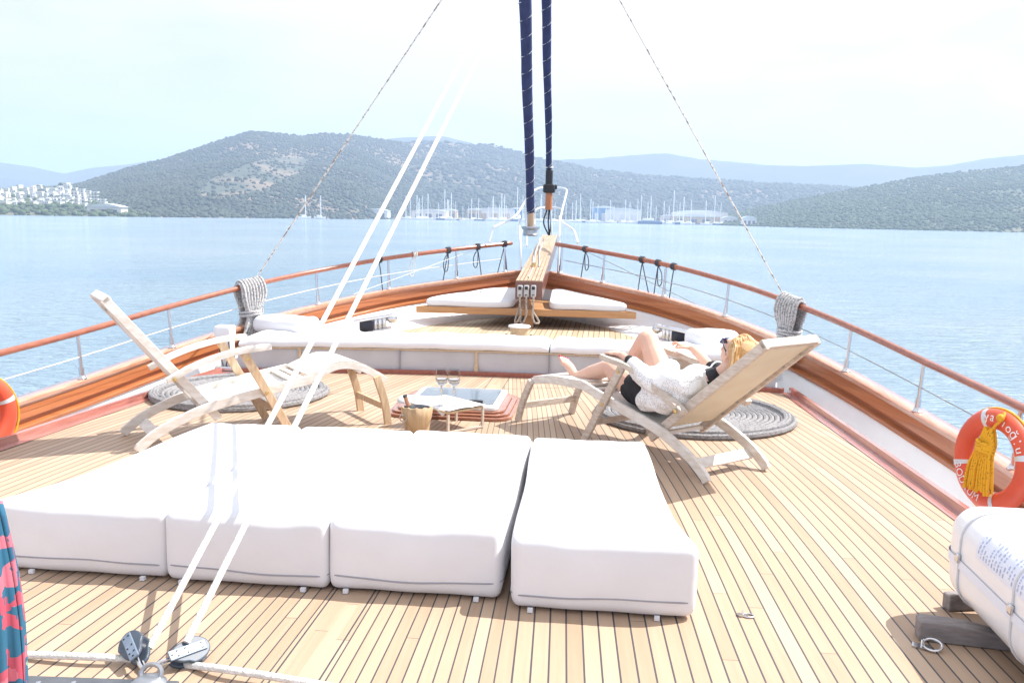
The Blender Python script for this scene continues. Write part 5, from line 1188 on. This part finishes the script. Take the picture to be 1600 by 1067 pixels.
# ------------------------------------------------------------------ sun mattresses
def mattress(x0, x1, xb0, xb1, y0, y1, label, seed, flareL=0.0, flareR=0.0):
    h = 0.135; cx_, cy_ = (x0+x1)/2, (y0+y1)/2; hw_, hl = (x1-x0)/2, (y1-y0)/2
    t = thing('sun_mattress', label, 'mattress', (cx_, cy_, 0.0), 'sun mattresses on the deck')
    ph = seed*1.7
    def fn(p):
        v = (p[1]/hl+1)/2                               # 0 front .. 1 back
        k = 1-v; a = p[0]/hw_
        xl = x0*(1-v)+xb0*v; xr = x1*(1-v)+xb1*v; c = (xl+xr)/2; w = (xr-xl)/2
        fl = max(0, 1-v*4.2)**1.5
        x = c+w*a+(flareR*fl*max(0, a)**2)-(flareL*fl*max(0, -a)**2)
        zt = (p[2]/h+1)/2
        x += 0.005*sin(v*9+ph)*abs(a)**3*np.sign(a)*zt
        z = p[2]+zt*(0.006*(1-a*a)*(1-(2*v-1)**2)+0.002*sin(v*11+a*3+ph)+0.0015*sin(a*9+ph*2+v*5))
        y = p[1]-(0.018*(1-a*a)*(1-(2*zt-1)**2)*max(0, 1-v*6)) + 0.003*sin(a*7+ph)*max(0, 1-v*5)
        # tucked in seam near the base
        if zt < 0.22: s = (0.22-zt)/0.22; x = c+(x-c)*(1-0.012*s); y = y*(1-0.006*s)
        return np.array([x-cx_, y, z])
    mb = MB(); mb.rbox((cx_, cy_, h+0.004), (hw_, hl, h), (0.028, 0.04, 0.042), n=28, fn=fn); ob = mb.build('cushion', 'white fabric', t, angle=180)
    # zip seam round the lower edge
    def rim(z, out, k=1.0):
        pts = []; rr_ = rrect(0, 0, hw_, hl, 0.045, n=5)
        for (ax_, ay_), (bx_, by_) in zip(rr_, rr_[1:]+rr_[:1]):
            m_ = max(1, int(hypot(bx_-ax_, by_-ay_)/0.04))
            for i in range(m_):
                p = (ax_+(bx_-ax_)*i/m_, ay_+(by_-ay_)*i/m_)
                pp = fn(np.array([p[0], p[1], z-h])); dd = unit(np.array([(p[0]/hw_)**7, (p[1]/hl)**7, 0]))
                pts.append((cx_+pp[0]+dd[0]*out, cy_+pp[1]+dd[1]*out, z+0.006+0.006*sin(p[0]*8+ph)))
        return pts
    mb = MB(); mb.tube(rim(0.06, 0.0006), 0.0034, 6, closed=True); mb.build('zip', 'grey seam', t)
    for xx in (x0+0.07, x1-0.09):
        mb = MB(); mb.box((xx, y0-0.004, 0.01), (0.018, 0.014, 0.014)); mb.build('tie_tab', 'white fabric', t, smooth=False)
mattress(-1.30, -0.704, -1.15, -0.651, 2.99, 4.36, 'sun mattress at the left end of the row, beside the patterned cloth', 1, flareL=0.10)
mattress(-0.71, -0.092, -0.655, -0.072, 2.98, 4.37, 'sun mattress second from the left, under the two white ropes', 2)
mattress(-0.098, 0.535, -0.075, 0.515, 2.99, 4.38, 'sun mattress third from the left, its zip sagging along the front', 3)
mattress(0.572, 1.165, 0.53, 1.08, 2.93, 4.34, 'sun mattress at the right end of the row, set apart by a gap', 4, flareR=0.05)

# ------------------------------------------------------------------ sheets, blocks and track at the lower left
bA, bB = PY(233, 1012, 2.42), PY(291, 1004, 2.42)
for b0, px, lab in ((bA, 658, 'left one of the two thick white ropes rising from the deck blocks'), (bB, 686, 'right one of the two thick white ropes rising from the deck blocks')):
    T = PY(px, 213, 4.9); d = T-b0; mb = MB(); mb.tube([b0, b0+d*0.5, b0+d*1.9], 0.0112, 10)
    tag(mb.build('sheet_rope', 'white cord'), lab, 'rope', 'white ropes rising from the blocks')
def block(c, ax, fc, label):
    ax, fc = unit(ax), v3(fc); fc = unit(fc-ax*np.dot(fc, ax)); sd = np.cross(ax, fc); R = np.array([ax, sd, fc]).T; c = v3(c)
    t = thing('pulley_block', label, 'pulley', c-np.array([0, 0, 0.06]), 'pulley blocks on the track')
    def loc(p): return c+R@np.array(p)
    outl = [(0.062*cos(a)*(1 if cos(a) > 0 else 0.95)+0.005, 0.043*sin(a)*(1.0 if cos(a) > 0 else 0.8)) for a in np.linspace(0, 2*pi, 25)[:-1]]
    for zz in (-0.018, 0.018):
        mb = MB(); V = [loc((x, y, zz-0.006)) for x, y in outl]+[loc((x, y, zz+0.006)) for x, y in outl]; n = len(outl)
        mb.add(V, [tuple(range(n))[::-1], tuple(range(n, 2*n))]+[(i, (i+1) % n, n+(i+1) % n, n+i) for i in range(n)]); mb.build('cheek', 'block grey', t, smooth=False, bevel=0.004)
    mb = MB(); mb.lathe(loc((0.015, 0, -0.014)), [(0.034, 0), (0.028, 0.014), (0.034, 0.028)], 18, axis=fc); mb.build('sheave', 'black plastic', t)
    mb = MB(); V = MB(); mb.box(loc((-0.004, 0, 0.0265)), (0.115, 0.032, 0.006), R=R); st = mb.build('strap', 'block plate', t, smooth=False, bevel=0.003)
    mb = MB()
    for x, y in ((0.04, -0.008), (0.04, 0.008), (-0.01, -0.008), (-0.005, 0.008), (-0.035, -0.008), (-0.035, 0.008), (-0.052, 0.0)): mb.lathe(loc((x, y, 0.0295)), [(0.003, 0), (0.003, 0.0015)], 8, axis=fc)
    mb.build('hole', 'black rubber', st)
    mb = MB(); e = loc((-0.065, 0, 0)); mb.tube(catmull([loc((-0.05, 0, 0.012)), e+R@np.array([-0.018, 0, 0.012]), e+R@np.array([-0.03, 0, 0]), e+R@np.array([-0.018, 0, -0.012]), loc((-0.05, 0, -0.012))], 5), 0.0055, 7); mb.build('shackle', 'steel', t)
cbA = PY(212, 1015, 2.40); cbB = PY(292, 1021, 2.42)
ctr = PZ(240, 1056, 0.03)
block(cbA, cbA-ctr+np.array([-0.0, 0.02, 0.02]), (0.05, -0.85, 0.5), 'left grey pulley block of the pair on the steel track')
block(cbB, cbB-ctr+np.array([0.08, 0.01, 0.0]), (0.1, -0.75, 0.65), 'right grey pulley block of the pair, its riveted plate facing up')
t = thing('track_fitting', 'dark steel track plate with a ring base holding the pulley blocks', 'deck fitting', ctr-np.array([0, 0, 0.03]))
a, b_ = PZ(-120, 1068, 0), PZ(560, 1105, 0); dd = unit(b_-a); mb = MB(); a2_ = a*1.0; mb.beam(a+np.array([0, 0, 0.012]), PZ(275, 1082, 0)+np.array([0, 0, 0.012]), 0.055, 0.022, np.cross(dd, (0, 0, 1))); mb.build('track', 'track grey', t, smooth=False, bevel=0.004)
mb = MB(); mb.lathe((ctr[0], ctr[1]-0.03, 0.004), [(0.05, 0), (0.05, 0.022), (0.035, 0.035), (0.02, 0.04)], 20); mb.tube([(ctr[0]+0.03*cos(x), ctr[1]-0.012+0.012*sin(x), 0.045+0.022*sin(x)) for x in np.linspace(0, 2*pi, 16)[:-1]], 0.007, 7, closed=True); mb.build('swivel_base', 'dull steel', t)
mb = MB()
for px in (60, 115): mb.lathe(PZ(px, 1066, 0.023), [(0.007, 0), (0.007, 0.002), (0.004, 0.003)], 10)
mb.build('screw', 'steel', t)
mb = MB(); mb.tube(catmull([cbA+np.array([0.0, 0, -0.03]), PY(150, 1026, 2.38), PY(60, 1023, 2.38), PY(-150, 1020, 2.4)], 5), 0.0112, 9); tag(mb.build('sheet_tail', 'white cord'), 'white rope leading off to the left from the left pulley block', 'rope')
mb = MB(); mb.tube(catmull([cbB+np.array([0.0, -0.01, -0.03]), PY(350, 1045, 2.36), PY(470, 1064, 2.33), PY(700, 1105, 2.28)], 5), 0.0112, 9); tag(mb.build('sheet_tail', 'white cord'), 'white rope leading off to the right from the right pulley block', 'rope')

# ------------------------------------------------------------------ life rings with yellow heaving lines
def text_mesh(ch, size):
    cu = bpy.data.curves.new('t', 'FONT'); cu.body = ch; cu.size = size; cu.align_x = 'CENTER'; cu.align_y = 'CENTER'; cu.extrude = 0.0
    ob = bpy.data.objects.new('t', cu); col.objects.link(ob); dg = bpy.context.evaluated_depsgraph_get(); me = ob.evaluated_get(dg).to_mesh()
    V = np.array([v.co[:] for v in me.vertices]); F = [tuple(p.vertices) for p in me.polygons]
    ob.evaluated_get(dg).to_mesh_clear(); bpy.data.objects.remove(ob); bpy.data.curves.remove(cu); return V, F
def life_ring(c, nrm, lean, label, words, sg):
    c = v3(c); nrm = unit(nrm); up = unit(np.array([0, 0, 1.0])-nrm*nrm[2]); up = unit(up+nrm*0.0); lt = np.cross(up, nrm)      # lt: to the right when facing the ring
    R = np.array([lt, up, nrm]).T; RM, ra, rb = 0.213, 0.052, 0.043
    def loc(p): return c+R@np.array(p)
    t = thing('life_ring', label, 'life ring', c-np.array([0, 0, 0.265]), 'life rings on the handrails')
    n, k = 64, 16
    def pt(a, b_, e=0.0): rr = RM+(ra+e)*cos(b_); return loc((rr*cos(a), rr*sin(a), (rb+e)*sin(b_)))
    rows = [[pt(2*pi*i/n, 2*pi*j/k) for j in range(k+1)] for i in range(n+1)]
    mb = MB(); mb.grid(rows); mb.build('ring', 'ring orange', t, angle=180)
    for a0 in (0.30, 0.30+pi/2, 0.30+pi, 0.30+1.5*pi):
        mb = MB(); mb.grid([[pt(a0-0.062+0.124*i/5, 2*pi*j/k, 0.0016) for j in range(k+1)] for i in range(6)]); mb.build('reflective_band', 'reflective tape', t, angle=180)
    for word, a_mid, step, size, flip in words:
        mb = MB()
        for i, ch in enumerate(word):
            V, F = text_mesh(ch, size); a = a_mid+(i-(len(word)-1)/2)*step*(1 if flip else -1); 
            if len(V) == 0: continue
            P = []
            for x, y, _ in V:
                if flip: aa = a+x/RM; rr = -y
                else: aa = a-x/RM; rr = y
                bb = pi/2+(0.1 if flip else -0.2)-rr/ra*0.95; P.append(pt(aa, bb, 0.0022))
            mb.add(P, F)
        mb.build('lettering', 'white letters', t)
    mb = MB(); gp = [pt(a, -0.25, 0.004+0.03*max(0, cos(a+0.7))) for a in np.linspace(0, 2*pi, 61)[:-1]]; mb.tube(gp, 0.0075, 6, closed=True); mb.build('grab_line', 'yellow rope', t)
    # heaving line hank
    h = thing('heaving_line', ('yellow flecked rope hank hanging inside the starboard life ring' if sg > 0 else 'yellow rope hank hanging inside the port life ring'), 'rope', loc((0.0, -0.16, 0.05)), 'yellow rope hanks in the life rings')
    mb = MB(); rs = random.Random(4)
    for i in range(9):
        u = (i-4)/4
        for ly in (0, 1):
            w2 = 0.082*u+rs.uniform(-0.008, 0.008); zz = 0.045+0.018*ly
            mb.tube(catmull([loc((w2-0.02, -0.165+rs.uniform(-0.012, 0.012), zz)), loc((w2*0.85-0.01, -0.05, zz+0.012)), loc((0.05*u, 0.035, zz+0.01)), loc((0.045*u+0.004, 0.09, zz)), loc((0.02*u, 0.15+0.02*abs(u), zz-0.005))], 4), 0.0085, 6)
    for i in range(5): mb.tube([loc((0.052*cos(a), 0.045+0.012*i+0.006*sin(a+i), 0.06+0.032*sin(a))) for a in np.linspace(0, 2*pi, 18)[:-1]], 0.008, 6, closed=True)
    mb.build('hank', 'yellow fleck rope', h)
    mb = MB(); mb.tube(catmull([loc((0.0, 0.14, 0.05)), loc((0.045, 0.19, 0.06)), loc((0.075, 0.235, 0.05)), loc((0.06, 0.262, 0.03))], 5), 0.0075, 6); mb.ell(loc((0.068, 0.235, 0.058)), (0.02, 0.02, 0.022), 10); mb.build('knot', 'yellow rope', h)
    return loc
life_ring((2.865, 4.70, 0.162), (-0.945, -0.32, 0.06), 0, 'orange life ring reading BODRUM on the starboard rail beside the raft canister', [('BODRUM', radians(230), radians(11.5), 0.058, True), ('yalıoğlu', radians(64), radians(10.5), 0.066, False)], 1)
mb = MB(); r = rail_at(4.85); mb.box((r[0]-0.01, r[1], r[2]-0.03), (0.05, 0.06, 0.10)); mb.box((r[0]-0.03, r[1], r[2]-0.12), (0.03, 0.025, 0.16)); tag(mb.build('ring_bracket', 'black rubber', smooth=False, bevel=0.006), 'black bracket holding the starboard life ring on the rail', 'bracket')
life_ring((-2.84, 4.83, 0.125), (0.92, -0.38, 0.06), 0, 'orange life ring on the port rail cut by the left edge of the photo', [], -1)

# ------------------------------------------------------------------ liferaft canister, chocks, deck eyes
ry0, ry1, rx0, rx1 = 1.75, 3.19, 2.075, 2.60; rz0, rz1 = 0.07, 0.405
t = thing('liferaft_canister', 'white plastic liferaft canister lying on timber chocks at the right', 'liferaft', ((rx0+rx1)/2, (ry0+ry1)/2, 0.06))
cR = ((rx0+rx1)/2, (ry0+ry1)/2, (rz0+rz1)/2); ha = ((rx1-rx0)/2, (ry1-ry0)/2, (rz1-rz0)/2)
mb = MB(); mb.rbox(cR, ha, 0.10, n=20); mb.build('shell', 'white plastic', t, angle=180)
def loop(y, e, r_=0.10, n=6):
    pts = []
    for x, z in rrect(0, 0, ha[0]+e, ha[2]+e, r_, n): pts.append((cR[0]+x, y, cR[2]+z))
    return pts
mb = MB(); pts = [(cR[0]+x, cR[1]+y, cR[2]-0.01) for x, y in rrect(0, 0, ha[0]+0.004, ha[1]+0.004, 0.1, 8)]; 
V = [(p[0], p[1], p[2]-0.016) for p in pts]+[(p[0], p[1], p[2]+0.016) for p in pts]; n = len(pts); mb.add(V, [(i, (i+1) % n, n+(i+1) % n, n+i) for i in range(n)]); mb.build('joint_band', 'label paper', t, angle=60)
for y in (3.02, 2.62, 2.2):
    mb = MB(); mb.tube(loop(y, 0.002), 0.0048, 6, closed=True); st = mb.build('strap', 'grey strap', t)
    mb = MB(); mb.rbox((rx0-0.008, y, cR[2]+0.01), (0.006, 0.012, 0.016), 0.004, n=4); mb.build('buckle', 'steel', st)
# label patch with rows of blurred blue print on the shoulder of the shell
def shell_pt(u, v, e):      # u along y, v round the shoulder (0 = side, 1 = top)
    a = pi/2*v; return (cR[0]-ha[0]+0.10-(0.10+e)*cos(a), u, cR[2]+ha[2]-0.10+(0.10+e)*sin(a))
mb = MB(); mb.grid([[shell_pt(2.90-0.36*i/10, -0.05+0.62*j/6, 0.0015) for j in range(7)] for i in range(11)], flip=True); lb = mb.build('label', 'label paper', t, angle=180)
mb = MB(); rs = random.Random(8)
for i in range(17):
    y = 2.885-0.02*i; v0 = 0.02
    while v0 < 0.5:
        ln = rs.uniform(0.02, 0.09)
        if rs.random() < 0.8: mb.grid([[shell_pt(y-0.006*a, v0+ln*b_, 0.0025) for b_ in (0, 0.5, 1)] for a in (0, 1)], flip=True)
        v0 += ln+rs.uniform(0.015, 0.04)
        if i in (2, 3) and v0 > 0.2: break
mb.build('print', 'blue ink', lb, smooth=False)
def chock(A, B, w, h, label):
    mb = MB(); A, B = v3(A), v3(B); d = unit(B-A); sd = np.cross((0, 0, 1), d); Ln = np.linalg.norm(B-A)
    prof = [(0, 0), (Ln, 0), (Ln, h*0.45), (Ln*0.45, h*0.62), (Ln*0.25, h*0.95), (0.02, h), (0, h*0.93)]
    V = [A+d*x+sd*w/2*k+np.array([0, 0, z+0.001]) for k in (-1, 1) for x, z in prof]; n = len(prof)
    mb.add(V, [tuple(range(n)), tuple(range(n, 2*n))[::-1]]+[(i, n+i, n+(i+1) % n, (i+1) % n) for i in range(n)])
    tag(mb.build('timber_chock', 'block timber', smooth=False, bevel=0.006), label, 'chock', 'timber chocks under the raft canister')
chock((1.925, 2.935, 0), (2.5, 2.86, 0), 0.07, 0.068, 'grey timber chock sticking out from under the raft canister')
chock((2.10, 3.17, 0), (2.42, 3.25, 0), 0.045, 0.06, 'brown end of a timber chock behind the far end of the raft canister')
def deck_eye(c, ang, sc, label, up):
    c = v3(c); mb = MB(); d = np.array([cos(ang), sin(ang), 0]); n_ = np.array([-sin(ang), cos(ang), 0])
    mb.box(c+np.array([0, 0, 0.004]), (0.06*sc, 0.03*sc, 0.006), R=np.array([d, n_, (0, 0, 1)]).T); mb.tube([c+n_*0.018*sc*cos(a)+np.array([0, 0, 0.008+0.016*sc*sin(a)]) for a in np.linspace(0, pi, 10)], 0.0045*sc, 6)
    rc = c+d*0.032*sc+np.array([0, 0, 0.012*up+0.004]); mb.tube([rc+d*0.03*sc*cos(a)+(n_*0.024*sc+np.array([0, 0, 0.010*up]))*sin(a) for a in np.linspace(0, 2*pi, 20)[:-1]], 0.005*sc, 7, closed=True)
    tag(mb.build('deck_eye', 'steel'), label, 'deck eye', 'folding steel deck eyes')
deck_eye(PZ(1440, 1011), -0.35, 0.95, 'steel deck eye with a ring beside the timber chock', 1)
deck_eye(PZ(1160, 962), -0.1, 0.62, 'flat steel deck eye alone on the open planks right of the mattresses', 0)

# ------------------------------------------------------------------ patterned cloth over a support post, standing in for a clothed person
post = PY(2, 900, 1.85)
t = thing('cloth_support', 'unseen wooden post at the left edge holding up the patterned cloth', 'post', (post[0]-0.03, 1.85, 0))
mb = MB(); mb.lathe((post[0]-0.03, 1.85, 0), [(0.03, 0), (0.026, 0.04), (0.022, 0.62), (0.026, 0.64)], 14); mb.build('shaft', 'warm teak', t)
mb = MB(); mb.ell((post[0]-0.03, 1.85, 0.655), (0.028, 0.028, 0.022), 12); mb.build('knob', 'warm teak', t)
rows = []
for i in range(22):
    u = i/21; z = 0.672-0.64*u; row = []
    for j in range(41):
        a = 2*pi*j/40; r = 0.03+0.028*u+0.012*sin(u*5)+(0.006+0.012*u)*sin(a*7+u*2); row.append((post[0]-0.028+r*cos(a)+0.01*u, 1.85+r*sin(a), z))
    rows.append(row)
mb = MB(); mb.grid(rows, flip=False); mb.add(rows[0][:-1], [tuple(range(40))]); o = mb.build('clothing_stand_in', 'patterned cloth', angle=180); sd_ = o.modifiers.new('th', 'SOLIDIFY'); sd_.thickness = 0.004
tag(o, 'blue and coral patterned cloth standing in for a clothed person at the left edge of the photo', 'wrap')

for o in bpy.data.objects:
    if '_o' in o: del o['_o']
